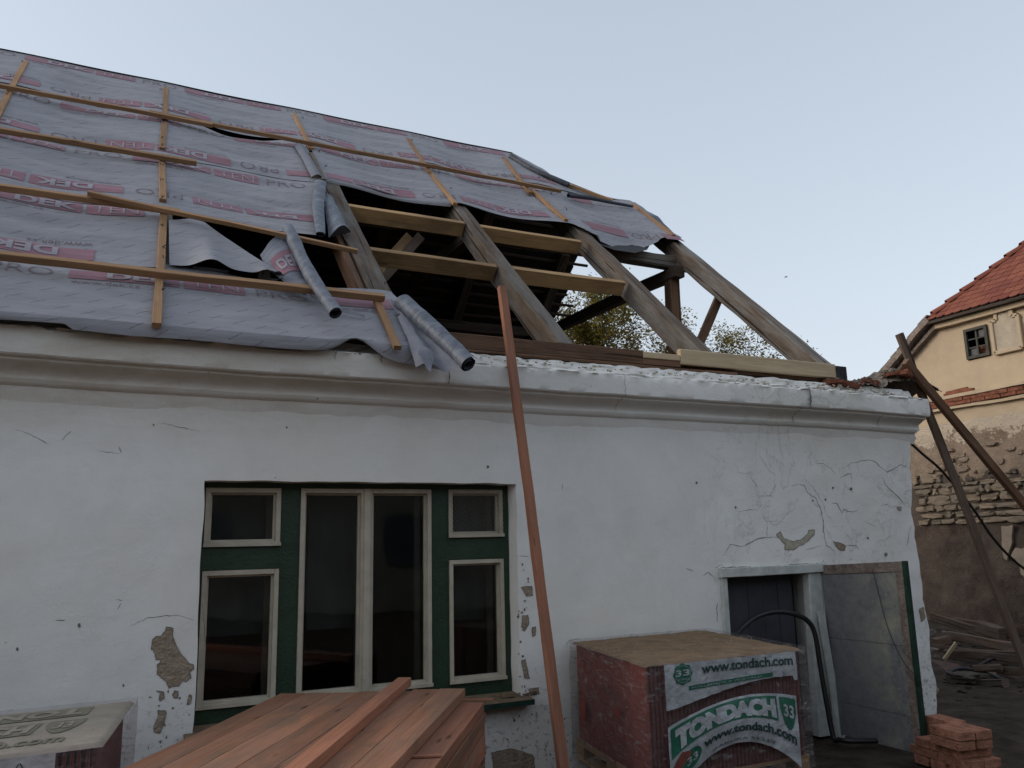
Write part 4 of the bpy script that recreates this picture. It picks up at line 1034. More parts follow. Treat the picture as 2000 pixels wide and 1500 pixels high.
def build_rolls():
    x0, v0 = rv(786, 586, .12); x1, v1 = rv(916, 712, .12)
    roll([P(x0, v0, .10), P((x0+x1)/2, (v0+v1)/2, .115), P(x1, v1, .12)], .070, 'thick membrane roll poking out over the cornice', .92)
    x0, v0 = rv(562, 446, .13); xm, vm = rv(603, 530, .13); x1, v1 = rv(655, 617, .13)
    roll([P(x0, v0, .13), P(xm, vm, .12), P(x1, v1, .15)], .058, 'slim membrane roll leaning across the lowest lath', .82, rfn=lambda q: .80+.2*min(1, q*5)+.07*math.sin(q*14))
    x0, v0 = rv(627, 352, .08); x1, v1 = rv(626, 460, .08)
    roll([P(x0, v0, .05), P((x0+x1)/2-.02, (v0+v1)/2, .07), P(x1, v1, .09)], .066, 'membrane roll hanging down beside the gap', .72, flat=.6, rfn=lambda q: .95+.12*math.sin(q*3.1))
    # fan shaped flap beside it
    Q = [rv(630, 372, .06), rv(648, 380, .06), rv(686, 452, .06), rv(643, 462, .06)]; Q = [np.array(a) for a in Q]; b = B()
    def fq(s_, t_):
        a = Q[0]*(1-s_)+Q[1]*s_; c = Q[3]*(1-s_)+Q[2]*s_; p_ = a*(1-t_)+c*t_
        return P(p_[0], p_[1], .05+.09*t_*math.sin(math.pi*s_)+.01*nz(s_*5, t_*7))
    grid(b, fq, 16, 18, lambda s_, t_: (t_, s_*.3)); o = part(b, 'folded_flap', 'roll', True)
    b = B(); grid(b, lambda s_, t_: fq(s_, 1.0)-NR*(.085*t_*math.sin(math.pi*s_))-SR*.004, 14, 3); b.build('flap_inside', 'membrane_back_shade', o)
    # narrow strip running up from it to the top lath
    b = B(); A_ = [rv(573, 282, .05), rv(590, 310, .05), rv(608, 346, .05)]; C_ = [rv(596, 288, .05), rv(612, 315, .05), rv(630, 346, .05)]
    def fs(s_, t_):
        k = t_*2; i = min(int(k), 1); f = k-i; a = np.array(A_[i])*(1-f)+np.array(A_[i+1])*f; c = np.array(C_[i])*(1-f)+np.array(C_[i+1])*f; p_ = a*(1-s_)+c*s_
        return P(p_[0], p_[1], .05+.03*math.sin(math.pi*s_))
    grid(b, fs, 8, 16, lambda s_, t_: (s_*.2, t_)); part(b, 'hanging_strip', 'membrane_plain', True)
    x = [rv(*a, .05) for a in ((997, 307), (1035, 330), (1072, 347), (1110, 362))]
    roll([P(*a, .06) for a in x], .048, 'dark roll lying along the hip by the ridge', .75, mat='rolldark')
    x = [rv(*a, .07) for a in ((1110, 380), (1150, 385), (1190, 393), (1236, 402))]
    roll([P(*a, .06) for a in x], .034, 'thin dark roll above the last open bay', .6, mat='rolldark')
    # fold of the bottom sheet between its edge and the roll
    b = B(); q = [rv(762, 582, .06), rv(786, 592, .09), rv(905, 720, .09), rv(812, 700, .05)]; q = [np.array(a) for a in q]
    def f3(s_, t_):
        a = q[0]*(1-s_)+q[1]*s_; c = q[3]*(1-s_)+q[2]*s_; p_ = a*(1-t_)+c*t_
        w = P(p_[0], p_[1], .05+.05*s_+.035*math.sin(2.2*math.pi*s_)*t_+.01*nz(s_*6, t_*8)); w[2] -= .10*max(0, t_-.75)*4*(1-s_)*.6; return w
    grid(b, f3, 20, 30, lambda s_, t_: (s_*.4, 1-t_)); part(b, 'edge_fold', 'membrane_plain', True)
    b = B(); q2 = [rv(822, 676, .1), rv(850, 690, .12), rv(842, 722, .1), rv(815, 694, .1)]; q2 = [np.array(a) for a in q2]
    def f4(s_, t_):
        a = q2[0]*(1-s_)+q2[1]*s_; c = q2[3]*(1-s_)+q2[2]*s_; p_ = a*(1-t_)+c*t_; return P(p_[0], p_[1], .10+.02*math.sin(3*s_+2*t_))
    grid(b, f4, 6, 6); part(b, 'turned_corner', 'membrane_plain', True)

def build_laths():
    def lath(p0, p1, o, w, h, mat='batten', name='batten', label=None, bend=0.0):
        a = P(*rv(*p0, o), o); c = P(*rv(*p1, o), o); b = B()
        if p0[0] < -80: a[0] = -4.75
        beam(b, a, c, w, h, NR, seg=max(3, int(np.linalg.norm(c-a)*4)), jit=.005, bev=.003, bend=bend); part(b, name, mat, label=label)
    oc = .040; ob = .085
    for p0, p1 in (((51, 122), (-32, 275)), ((323, 173), (322, 234)), ((321, 241), (317, 292)), ((317, 314), (318, 393)), ((320, 420), (306, 636)),
                   ((574, 224), (608, 292)), ((735, 590), (777, 680)), ((796, 272), (841, 340)), ((839, 337), (889, 399)), ((984, 309), (1036, 378)), ((1039, 372), (1106, 431)), ((1236, 400), (1316, 461))):
        lath(p0, p1, oc, .052, .036, 'batten', 'counter_batten')
    for x in (-2.6, -4.1):
        for va, vb in ((5.4, 3.1), (2.9, 1.8), (1.55, -.25)):
            b = B(); beam(b, P(x, va, oc), P(x, vb, oc), .052, .036, NR, seg=8, jit=.005, bev=.003); part(b, 'counter_batten', 'batten')
    lath((608, 300), (632, 352), oc, .045, .03, 'old', 'counter_batten', 'grey weathered counter batten above the gap')
    lath((1108, 361), (1196, 392), oc, .05, .035, 'batten', 'counter_batten', 'short batten lying along the hip')
    lath((-90, 152), (415, 245), ob, .042, .042, label='left piece of the top batten'); lath((292, 219), (1095, 373), ob+.002, .04, .042, label='right piece of the top batten, lapped on the left one')
    lath((-90, 238), (384, 319), ob, .048, .044); lath((-90, 354), (351, 414), ob, .05, .046)
    lath((172, 377), (698, 491), ob+.05, .04, .035, label='loose batten lying askew over the gap'); lath((-90, 489), (750, 582), ob, .055, .05, label='lowest batten, the longest and thickest')
build_membrane(); build_rolls(); build_laths()
b = B()
for x in RX[:-1]:
    for v in (5.2, 4.35, 3.9, 3.4, 3.0, 2.6, 2.2, 1.66, 1.2, .8, .5, .1):
        if x > 1 and v < 3.1 and not (x < 2 and v < .6): continue
        o_ = .112 if v in (4.35, 3.0, 1.66, .5) else .060
        for k in range(2): beam(b, P(x+random.uniform(-.015, .015), v+random.uniform(-.02, .02), o_-.01), P(x+random.uniform(-.02, .02), v+random.uniform(-.02, .02), o_+.012), .005, .005, SR)
part(b, 'nail', 'black', kind='stuff')
# old birds' nest rubbish under the membrane edge
def litter(px, n, name, spread):
    b = B()
    for i in range(n):
        x, y = px[0]+random.gauss(0, spread[0]), px[1]+abs(random.gauss(0, spread[1])); q = wy(x, y, -.205); th = random.uniform(0, 3.1); L = random.uniform(.006, .022)
        b.add([q+np.array((0, random.uniform(-.01, .0), 0)), q+np.array((math.cos(th)*L, -.006, math.sin(th)*L)), q+np.array((math.cos(th+.4)*L*.6, -.012, math.sin(th+.4)*L*.6))], [(0, 1, 2)])
    part(b, name, 'crack', kind='stuff')
litter((480, 683), 150, 'nest_straw', (26, 4)); litter((690, 688), 90, 'nest_straw', (22, 6)); litter((70, 640), 30, 'nest_straw', (10, 3)); litter((275, 660), 30, 'nest_straw', (14, 3))

# ================================================================== LOOSE THINGS
def thing(b, name, mat, label, cat, group=None, smooth=False, kind=None): return b.build(name, mat, None, smooth, label=label, category=cat, group=group, kind=kind)

# long reddish board leaning from the ground up to the rafters
def build_leaning():
    nrm = np.array((0, 3.1, -0.86)); p = (0, -1.09, G)       # plane of the lean
    a = hit(980, 561, nrm, p); q = hit(1066, 1240, nrm, p); d = q-a; e = a+d*((G-a[2])/d[2])
    b = B(); beam(b, e, a, .062, .045, (0, -1, .1), seg=18, jit=.004, bev=.003, bend=.012)
    thing(b, 'leaning_board', 'redside', 'long slim reddish board leaning against the eaves between window and door', 'board')
build_leaning()

# two weathered boards and a cable at the right corner of the house
a, c = wy(1756, 652, .02), wy(1997, 1287, .02); e = a+(c-a)*((G-.0-a[2])/(c[2]-a[2]))
b = B(); beam(b, e, a, .10, .035, (0, -1, 0), seg=14, jit=.006, bev=.004); thing(b, 'leaning_plank', 'weathered', 'upright brown plank with a split top leaning on the house corner', 'plank', 'planks leaning on the house corner')
a, c = wy(1768, 706, -.16), wy(2000, 985, -.16); e = a+(c-a)*((G-a[2])/(c[2]-a[2]))
b = B(); beam(b, e, a, .075, .06, (-.3, -1, 0), seg=14, jit=.005, bev=.004); thing(b, 'leaning_plank', 'oldbrown', 'dark squared timber crossing before the upright plank and sloping far to the right', 'plank', 'planks leaning on the house corner')
pts = [wy(x, y, .25) for x, y in ((1764, 852), (1800, 885), (1835, 915), (1870, 955), (1905, 1000), (1935, 1045), (1970, 1085), (2010, 1118), (2080, 1165), (2180, 1230))]
pts += [np.array((pts[-1][0]+.6, .1, G+.02))]
b = B(); tube(b, smooth_pts(pts, 8), .014, 8); thing(b, 'cable', 'black', 'black cable sagging from the house corner across the stone wall', 'cable', None, True)

# black hose looping out of the doorway
hp = [(1425, 1262, -.25), (1448, 1228, -.12), (1478, 1205, -.05), (1515, 1195, -.06), (1550, 1199, -.09), (1578, 1213, -.11), (1592, 1240, -.12), (1602, 1300, -.13), (1614, 1370, -.16), (1628, 1440, -.2), (1645, 1500, -.26)]
pts = [wy(x, y, Y) for x, y, Y in hp]; pts = [np.array((pts[0][0]-.12, -.28, .9)), ] + pts + [np.array((pts[-1][0]+.05, -.35, G+.03)), np.array((pts[-1][0]+.35, -.5, G+.022))]
pts = [np.array((q[0], q[1], max(q[2], G+.035))) for q in pts]
b = B(); tube(b, smooth_pts(pts, 8), .021, 10); thing(b, 'hose', 'black', 'black hose arching in front of the half open doorway', 'hose', None, True)

# ---------------- stack of impregnated boards
NUMW = ['two', 'three', 'four', 'five', 'six', 'seven', 'eight', 'nine', 'ten', 'eleven']
def build_lumber():
    TZ = 1.13
    fl, fr = hz(545, 1356, TZ), hz(910, 1344, TZ); nl = hz(240, 1500, TZ)
    u = (fr-fl); W = np.linalg.norm(u); u /= W; l = (nl-fl); l /= np.linalg.norm(l)
    L = 4.0; n = 7; w = W/n; t = .055
    names = ['leftmost', 'second from the left', 'third from the left', 'middle', 'third from the right', 'second from the right', 'rightmost']
    me_cache = {}
    def board(name, pos, layer, off, label, mat='red', ww=None, grp='boards of the reddish lumber stack', zt=None, tw=0.0, dr=0.0, LL=L):
        ww = ww or w-.004
        z = TZ-layer*(t+.004)-t/2 if zt is None else zt
        dirv = l+u*dr; dirv = dirv/np.linalg.norm(dirv)
        a = fl+u*(pos+ww/2)+l*off; a = np.array((a[0], a[1], z)); e = a+dirv*LL
        b = B(); beam(b, a, e, ww, t, (0, 0, 1), seg=8, jit=.0022, bev=.0025); return thing(b, name, mat, label, 'board', grp)
    for k in range(n):
        board('stacked_board', k*w, 0, random.uniform(-.015, .02)+(.0 if k < 6 else -.01), f'{names[k]} board in the top layer of the reddish lumber stack', random.choice(['red', 'red', 'red']))
    # second layer reaches further to the right
    Wx = hz(955, 1368, TZ-.06); ex = float((Wx-fl) @ u)-W
    for layer in range(1, 11):
        z = layer; shift = ex+.012*nz(layer*1.7, 3)
        board('stacked_board', W+shift-w, layer, .13+.02*nz(layer*2.3, 9), f'outer right board of layer {NUMW[layer-1]} of the lumber stack, counted from the top', 'redside' if layer % 2 else 'red')
        board('stacked_board', W+shift-2*w, layer, .10+.02*nz(layer*2.3, 2), f'board one in from the right edge, layer {NUMW[layer-1]} of the lumber stack', 'red')
        board('stacked_board', 0.0+.01*nz(layer, 5), layer, .04, f'board on the left flank, layer {NUMW[layer-1]} of the reddish lumber stack', 'red')
        if layer % 3 == 0:
            for k in (1, 2, 3, 4): board('stacked_board', k*w, layer, .08, 'board hidden in the core of the reddish lumber stack', 'red')
    # loose board on top, running askew
    a = hz(790, 1330, TZ+.03); c = hz(612, 1480, TZ+.03)
    d = (c-a)/np.linalg.norm(c-a); b = B(); beam(b, np.array((a[0], a[1], TZ+.027)), np.array((a[0], a[1], TZ+.027))+d*3.6, .085, .05, (0, 0, 1), seg=8, jit=.002, bev=.003)
    thing(b, 'loose_board', 'redside', 'single loose board lying on top of the reddish lumber stack', 'board')
    # thin stickers between layers
    for (x, y, lay, ln) in ((930, 1368, 1, .20), (830, 1478, 1, .14)):
        q = hz(x, y, TZ-.055); b = B(); beam(b, q-u*ln/2+np.array((0, 0, .003)), q+u*ln/2+np.array((0, 0, .003)), .028, .009, (0, 0, 1)); thing(b, 'spacer_strip', 'redside', 'thin red spacer strip at the far end of the lumber stack' if y < 1400 else 'thin red spacer strip lying on the second layer of the lumber stack', 'wooden strip')
    for bk, k in enumerate((0.4, 1.9, 3.4)):
        a = fl+l*k; e = fl+u*(W+.1)+l*k; b = B(); beam(b, (a[0], a[1], G+.035), (e[0], e[1], G+.035), .08, .07, (0, 0, 1)); thing(b, 'bearer', 'weathered', ['squared bearer under the wall end of the reddish lumber stack', 'squared bearer under the middle of the reddish lumber stack', 'squared bearer under the near end of the reddish lumber stack'][bk], 'timber', 'bearers under the lumber stack')
build_lumber()

# ---------------- pallets of roof tiles under film
def frame_fn(O, U, Wd):
    """maps (s along front, d depth, z) to the world"""
    return lambda s_, d_, z: np.array((O[0]+U[0]*s_+Wd[0]*d_, O[1]+U[1]*s_+Wd[1]*d_, z))
def build_pallet(A_, B_, C_, TZ, label, front_detail=True, left=False):
    U = (B_-A_); LW = float(np.linalg.norm(U[:2])); U = U/LW; D = (C_-A_); LD = float(np.linalg.norm(D[:2])); D = D/LD
    T = frame_fn(A_, U, D); th = empty('tile_pallet', T(LW/2, LD/2, G), label=label, category='pallet of tiles', group='film wrapped pallets of roof tiles')
    rot = Matrix(((U[0], -U[1], 0), (U[1], U[0], 0), (0, 0, 1)))
    zb = TZ-.66
    # pallet: boards, blocks, skids (sitting on two bearers)
    def bx(name, s0, s1, d0, d1, z0, z1, mat, jit=.002, **pr):
        b = B(); V = [T(s_, d_, z)+np.random.uniform(-jit, jit, 3) for s_ in (s0, s1) for d_ in (d0, d1) for z in (z0, z1)]
        X, Y, Z = s1-s0, d1-d0, z1-z0
        q = lambda a, c: [(0, 0), (0, c), (a, c), (a, 0)]
        uv = [q(Y, Z), q(Y, Z), q(X, Z), q(X, Z), q(Y, X), q(X, Y)]
        b.add(V, [(0, 1, 3, 2), (4, 6, 7, 5), (0, 4, 5, 1), (2, 3, 7, 6), (0, 2, 6, 4), (1, 5, 7, 3)], uv); return b.build(name, mat, th, False, **pr)
    for k in range(7): bx('deck_board', -.01, LW+.01, k*LD/7+.005, (k+1)*LD/7-.02, zb-.022, zb-.002, 'pallet')
    for s0 in (0, LW/2-.05, LW-.1):
        bx('stringer', s0, s0+.1, 0, LD, zb-.044, zb-.024, 'pallet')
        for d0 in (0, LD/2-.07, LD-.14): bx('block', s0, s0+.1, d0, d0+.14, zb-.124, zb-.046, 'pallet')
        bx('skid', s0, s0+.1, 0, LD, zb-.146, zb-.126, 'pallet')
    for d0 in (.12, LD-.24): bx('bearer', .05, LW-.05, d0, d0+.1, G-.01, zb-.148, 'weathered')
    # tiles stand on edge in two courses; their ribs face out
    pitch = .030; n = int(LW/pitch); hgt = (TZ-.012-zb)/2-.004
    bt = B(); w = pitch*.62
    prof = [(-w/2, .007), (-w/2+.004, 0), (-w/6, -.0), (-w/6+.002, .004), (w/6-.002, .004), (w/6, 0), (w/2-.004, 0), (w/2, .007)]
    V = []; Fc = []
    dep = .17
    for z in (0, hgt):
        for x, y in prof: V.append((x, y, z))
        V += [(w/2, dep, z), (-w/2, dep, z)]
    for i in range(10): Fc.append((i, (i+1) % 10, 10+(i+1) % 10, 10+i))
    Fc += [tuple(range(9, -1, -1)), tuple(range(10, 20))]
    bt.add(V, Fc); me = bt.mesh('roof_tile', 'tile')
    for cz in (zb+.001, zb+hgt+.005):
        for k in range(n):
            m4 = Matrix.Translation(Vector(T((k+.5)*pitch, .006+random.uniform(0, .004), cz))) @ rot.to_4x4() @ Matrix.Rotation(random.uniform(-.01, .01), 4, 'Y')
            inst('roof_tile', me, m4, th)
    bf = B()
    for cz in (zb+.001, zb+hgt+.005):
        for dd in np.arange(.182, LD-.15, .17):
            for k in range(0, n): 
                p_ = [T(k*pitch+.004+x, dd+y, cz+z) for x in (0, w) for y in (0, .168) for z in (0, hgt)]
                bf.add(p_, [(0, 1, 3, 2), (4, 6, 7, 5), (0, 4, 5, 1), (2, 3, 7, 6), (1, 5, 7, 3)])
    bf.build('inner_tiles', 'tile', th, False, kind='stuff')
    # dusty cover on top
    b = B(); ov = .012
    def ft(s_, t_):
        s2, d2 = -ov+(LW+2*ov)*s_, -ov+(LD+2*ov)*t_
        e = min(s_, 1-s_, t_, 1-t_); z = TZ+(.002*nz(s2*3, d2*3) if left else .006*nz(s2*5, d2*5)+.004*nz(s2*16, d2*16))-(.014 if e < .001 else 0)
        if not left: z -= .007*math.exp(-((t_-.55-.06*math.sin(s_*3))/.012)**2)*(1 if .15 < s_ < .8 else 0)
        return T(s2, d2, z)
    grid(b, ft, 60, 60, lambda s_, t_: (s_*LW, t_*LD)); cov = b.build('top_cover', 'coverpale' if left else 'cardboard', th, True)
    b = B()
    for i in range(170 if not left else 40):
        s_, t_ = random.random(), random.random(); q = ft(s_, t_); th_ = random.uniform(0, 6); Lc = random.uniform(.003, .012)
        b.add([q+np.array((0, 0, .003)), q+np.array((Lc*math.cos(th_), Lc*math.sin(th_), .005)), q+np.array((Lc*.7*math.cos(th_+1), Lc*.7*math.sin(th_+1), .004))], [(0, 1, 2)])
    b.build('crumbs', 'plaster' if not left else 'labelink', cov, False, kind='stuff')
    # film shell, loose skirt at the bottom and a torn ear at the right corner
    b = B(); per = [(0, 0), (LW, 0), (LW, LD), (0, LD)]; 
    segs = []
    for i in range(4):
        p0, p1 = per[i], per[(i+1) % 4]; m_ = 34
        for k in range(m_): segs.append((p0[0]+(p1[0]-p0[0])*k/m_, p0[1]+(p1[1]-p0[1])*k/m_, (i, k/m_)))
    ctr = (LW/2, LD/2); N = len(segs)
    def shell(k, t_):
        s_, d_, (i, f) = segs[k % N]; dx, dy = s_-ctr[0], d_-ctr[1]; r_ = math.hypot(dx, dy); z = TZ+.012-t_*.80
        o_ = .036+.010*nz(s_*7+d_*5, z*9)+.006*nz(s_*19+d_*17, z*16)+.055*max(0, t_-.78)*abs(nz(s_*6+d_*7, 4.4))*6
        p_ = T(s_+dx/r_*o_, d_+dy/r_*o_, z+(.02*nz(s_*8+d_*6, 9) if t_ > .9 else 0)); return p_
    nt = 26; V = [shell(k, j/nt) for j in range(nt+1) for k in range(N)]
    F = [(j*N+k, j*N+(k+1) % N, (j+1)*N+(k+1) % N, (j+1)*N+k) for j in range(nt) for k in range(N)]
    b.add(V, F); b.build('stretch_film', 'film', th, True)
    return th, T, LW, LD, U, D, ft, zb
def build_pallet_right():
    TZ = 1.265
    th, T, LW, LD, U, D, ft, zb = build_pallet(hz(1261, 1298, TZ), hz(1562, 1266, TZ), hz(1119, 1253, TZ), TZ, 'brown topped pallet of red roof tiles with green and white printed film beside the doorway')
    # printed film on the front face; s along the front, z down from the top
    off = -.054
    b = B(); W0, W1 = .105, LW-.085
    b = B()
    for k in range(2):
        def fr(s_, t_): return T(LW+.02+.10*s_+.02*t_, -.03+.02*nz(s_*4, t_*5), TZ-.22-.16*t_*(.4+s_)+.02*nz(s_*9, t_*3)-.02*k)
    grid(b, fr, 8, 8); b.build('film_tail', 'film', th, True)
    S0, S1 = W0, W1
    def front(s_, z, o=0.0): return T(s_, off-o+.006*nz(s_*9, z*9)+.004*math.sin(s_*60), z)
    # upper banner
    x0, x1 = S0, S1; zt = TZ-.006
    def low(s_): q = (s_-x0)/(x1-x0); return zt-.245+.10*math.sin(min(1, q*1.1)*math.pi*.55)**1.5-.03*(q > .97)-.06*max(0, .25-q)
    b = B(); grid(b, lambda a, c: front(x0+(x1-x0)*a, zt+(low(x0+(x1-x0)*a)-zt)*c), 70, 14); up = b.build('printed_film', 'labelwhite', th, True)
    wdt = x1-x0
    ink, grn, wht = B(), B(), B()
    f1 = lambda x, y: front(x, y+.012*math.sin((x-x0)*3), .004); f2 = lambda x, y: front(x, y+.012*math.sin((x-x0)*3), .007)
    put_text(ink, 'www.tondach.com', x0+wdt*.26, x0+wdt*.965, zt-.082, zt-.022, f2, False, .02)
    def disc(bb, cx, cz, r, fn, r0=0, n=28, rx=1.0, wob=0.0):
        P_ = [fn(cx+rx*(r+wob*math.cos(8*t))*math.cos(t), cz+(r+wob*math.cos(8*t))*math.sin(t)) for t in [2*math.pi*k/n for k in range(n)]]
        if r0: I = [fn(cx+rx*r0*math.cos(t), cz+r0*math.sin(t)) for t in [2*math.pi*k/n for k in range(n)]]; bb.add(P_+I, [(k, (k+1) % n, n+(k+1) % n, n+k) for k in range(n)])
        else: bb.add(P_, [tuple(range(n))])
    disc(grn, x0+wdt*.125, zt-.066, .060, f1, rx=1.15, n=64, wob=.004); disc(wht, x0+wdt*.125, zt-.066, .049, f2, .047, rx=1.15); put_text(wht, '33', x0+wdt*.075, x0+wdt*.17, zt-.076, zt-.040, f2, False, .02)
    put_text(wht, 'LET ZÁRUKA', x0+wdt*.085, x0+wdt*.165, zt-.100, zt-.088, f2, False, 0)
    put_rect(grn, x0+wdt*.16, x0+wdt*.80, zt-.165, zt-.140, lambda x, y: front(x, y+.03*math.sin((x-x0)/wdt*1.5), .004), step=.03)
    put_text(wht, 'POKLÁDEJTE Z VÍCE PALET', x0+wdt*.18, x0+wdt*.72, zt-.161, zt-.145, lambda x, y: front(x, y+.03*math.sin((x-x0)/wdt*1.5), .007), False, 0)
    for k in range(3): # recycling triangle
        a = math.pi/2+k*2*math.pi/3; c = a+2*math.pi/3; cx, cz = x0+wdt*.89, zt-.135
        p0 = (cx+.016*math.cos(a), cz+.016*math.sin(a)); p1 = (cx+.016*math.cos(c), cz+.016*math.sin(c)); n_ = (-(p1[1]-p0[1])*.09, (p1[0]-p0[0])*.09)
        ink.add([f2(p0[0], p0[1]), f2(p1[0], p1[1]), f2(p1[0]-n_[0], p1[1]-n_[1]), f2(p0[0]-n_[0], p0[1]-n_[1])], [(0, 1, 2, 3)])
    ink.build('dark_lettering', 'labelink', up, kind='stuff'); grn.build('green_print', 'labelgreen', up, kind='stuff'); wht.build('white_lettering', 'labelwhite', up, kind='stuff')
    # lower banner: arched
    X0, X1 = S0-.0, S1-.03; W = X1-X0
    def topz(s_): q = (s_-X0)/W; return TZ-.385+.165*math.sin((.06+.88*q)*math.pi*.78)**.9-.02*q
    def botz(s_): q = (s_-X0)/W; return TZ-.74+.24*math.sin(min(1, max(0, (q-.02)/1.0))*math.pi)**.8
    def face(q, r, o=0.0):      # q across 0..1, r down 0..1
        s_ = X0+W*q; z = topz(s_)+(botz(s_)-topz(s_))*r
        return T(s_, off-.006-o-.02*math.sin(r*3)*math.sin(q*3.1)+.005*nz(s_*14, z*9), z)
    b = B(); grid(b, lambda a, c: face(a, c), 70, 20); lo = b.build('printed_film', 'labelwhite', th, True)
    ink, grn, wht, red = B(), B(), B(), B()
    F1 = lambda x, y: face(x, y, .004); F2 = lambda x, y: face(x, y, .007)
    def arcrect(bb, a0, a1, r0, r1, fn, n=30): grid(bb, lambda s_, t_: fn(a0+(a1-a0)*s_, r0+(r1-r0)*t_), n, 6)
    arcrect(grn, .015, .83, .045, .47, F1); 
    grid(grn, lambda s_, t_: F1(.855+.13*s_+.0*t_, .05+(.50-.30*(2*s_-1)**2*1.0)*t_), 14, 8)
    def tx(bb, s_, q0, q1, r0, r1, fn, bold=0.0, ml=.12): 
        V, Fc, _ = text2d(s_, bold, ml); bb.add([fn(q0+(q1-q0)*a, r1+(r0-r1)*c) for a, c in V], Fc)
    tx(wht, 'TONDACH', .045, .815, .09, .435, F2, .085); tx(wht, '33', .88, .965, .16, .36, F2, .03)
    tx(ink, 'www.tondach.com', .24, .97, .56, .74, F2, .03)
    tx(ink, 'ZÁRUKA 33 LET', .30, .80, .86, .93, F2, 0)
    n = 26; grn.add([F1(.155+.07*math.cos(2*math.pi*k/n), .735+.17*math.sin(2*math.pi*k/n)) for k in range(n)], [tuple(range(n-1, -1, -1))]); tx(wht, '33', .115, .195, .67, .80, F2, .02)
    n = 22; red.add([F1(.085+.05*math.cos(2*math.pi*k/n)+.018*math.cos(6*math.pi*k/n), .62+.13*math.sin(2*math.pi*k/n)) for k in range(n)], [tuple(range(n-1, -1, -1))])
    ink.build('dark_lettering', 'labelink', lo, kind='stuff'); grn.build('green_print', 'labelgreen', lo, kind='stuff'); wht.build('white_lettering', 'labelwhite', lo, kind='stuff'); red.build('torn_hole', 'tile', lo)
    # holes torn in the left side film, bright red tile behind
    b = B()
    for (d_, z, rx, rz) in ((LD-.22, TZ-.13, .02, .028), (LD-.36, TZ-.15, .016, .03), (.38, TZ-.33, .028, .034), (LD-.27, TZ-.43, .05, .07), (.62, TZ-.5, .008, .016), (.5, TZ-.2, .01, .012)):
        n = 18; P_ = [T(-.044, d_+rx*math.cos(2*math.pi*k/n)*(1+.3*nz(k, d_*9)), z+rz*math.sin(2*math.pi*k/n)) for k in range(n)]; b.add(P_, [tuple(range(n))])
    m_t = simple('tile_through_hole', (0.20, 0.045, 0.034), 0.7, .15, 12, 0.0, 30); MAT['tilebright'] = m_t
    b.build('film_hole', 'tilebright', th, kind='stuff')
    b = B()
    for s_, z0_ in (('KU', .26), ('R', .29)): put_text(b, s_, (.62 if s_ == 'KU' else .40), (.46 if s_ == 'KU' else .33), TZ-z0_, TZ-z0_+.07, lambda x, y: T(-.046, x, y), False, -.02)
    b.build('scrawled_mark', 'labelink', th, kind='stuff')
    # stamped pallet block seen below the film
    b = B(); put_text(b, 'CZ', .60, .66, zb-.105, zb-.07, lambda x, y: T(x, -.004, y), False, .01); b.build('block_stamp', 'labelink', th, kind='stuff')
build_pallet_right()
def build_pallet_left():
    TZ = 1.20
    C = hz(258, 1369, TZ); A0 = hz(196, 1452, TZ); back = hz(0, 1396, TZ)
    U = (C-back); U /= np.linalg.norm(U); D = (C-A0); LD = float(np.linalg.norm(D))
    D = D/LD; A_ = A0-U*1.2
    th, T, LW, LD, U, D, ft, zb = build_pallet(A_, A0, A_+D*LD, TZ, 'pallet of tiles under a pale dusty printed cover left of the window', left=True)
    top = lambda o: (lambda x, y: T(x, y, TZ+o*.7+.002*nz(x*3, y*3)))
    ink, pr = B(), B()
    W = LW; d = LD
    # two green grey bands with the name left out in the pale colour of the sheet
    put_rect(pr, .05, W-.17, d*.71, d*.93, top(.005), step=.04); put_text(ink, 'TONDACH', .12, W-.20, d*.74, d*.90, top(.009), True, .05)
    put_rect(pr, .05, W-.34, d*.36, d*.62, top(.005), step=.04); put_text(ink, 'TONDACH', .12, W-.36, d*.39, d*.59, top(.009), False, .05)
    n = 20; grid(pr, lambda s_, t_: top(.005)(W-.31+.16*s_, d*.62-d*(.29-.2*(2*s_-1)**2)*t_), 10, 8); put_text(ink, '33', W-.27, W-.19, d*.42, d*.56, top(.009), False, .03)
    put_text(pr, 'www.tondach.com', W-1.0, W-.17, d*.13, d*.27, top(.006), False, .03)
    ink.build('pale_lettering', 'coverpale', th, kind='stuff'); pr.build('dusty_print', 'coverprint', th, kind='stuff')
    b = B(); f = lambda x, y: T(x, -.050+.003*math.sin(x*70), y)
    put_rect(b, W-.72, W-.155, TZ-.115, TZ-.004, f, step=.03); lab = b.build('printed_film', 'labelwhite', th)
    b = B(); g = lambda x, y: T(x, -.054+.003*math.sin(x*70), y); put_rect(b, W-.72, W-.42, TZ-.075, TZ-.03, g, step=.03); b.build('green_print', 'labelgreen', lab, kind='stuff')
    b = B(); g2 = lambda x, y: T(x, -.058+.003*math.sin(x*70), y); put_text(b, 'Z VÍCE PALET', W-.70, W-.50, TZ-.067, TZ-.042, g2, False, 0); b.build('white_lettering', 'labelwhite', lab, kind='stuff')
    b = B()
    for k in range(3):
        a = math.pi/2+k*2*math.pi/3; c = a+2*math.pi/3; cx, cz = W-.28, TZ-.055; r_ = .026
        p0 = (cx+r_*math.cos(a), cz+r_*math.sin(a)); p1 = (cx+r_*math.cos(c), cz+r_*math.sin(c)); n_ = (-(p1[1]-p0[1])*.1, (p1[0]-p0[0])*.1)
        b.add([g2(*p0), g2(*p1), g2(p1[0]-n_[0], p1[1]-n_[1]), g2(p0[0]-n_[0], p0[1]-n_[1])], [(0, 1, 2, 3)])
    b.build('recycling_mark', 'labelink', lab, kind='stuff')
build_pallet_left()

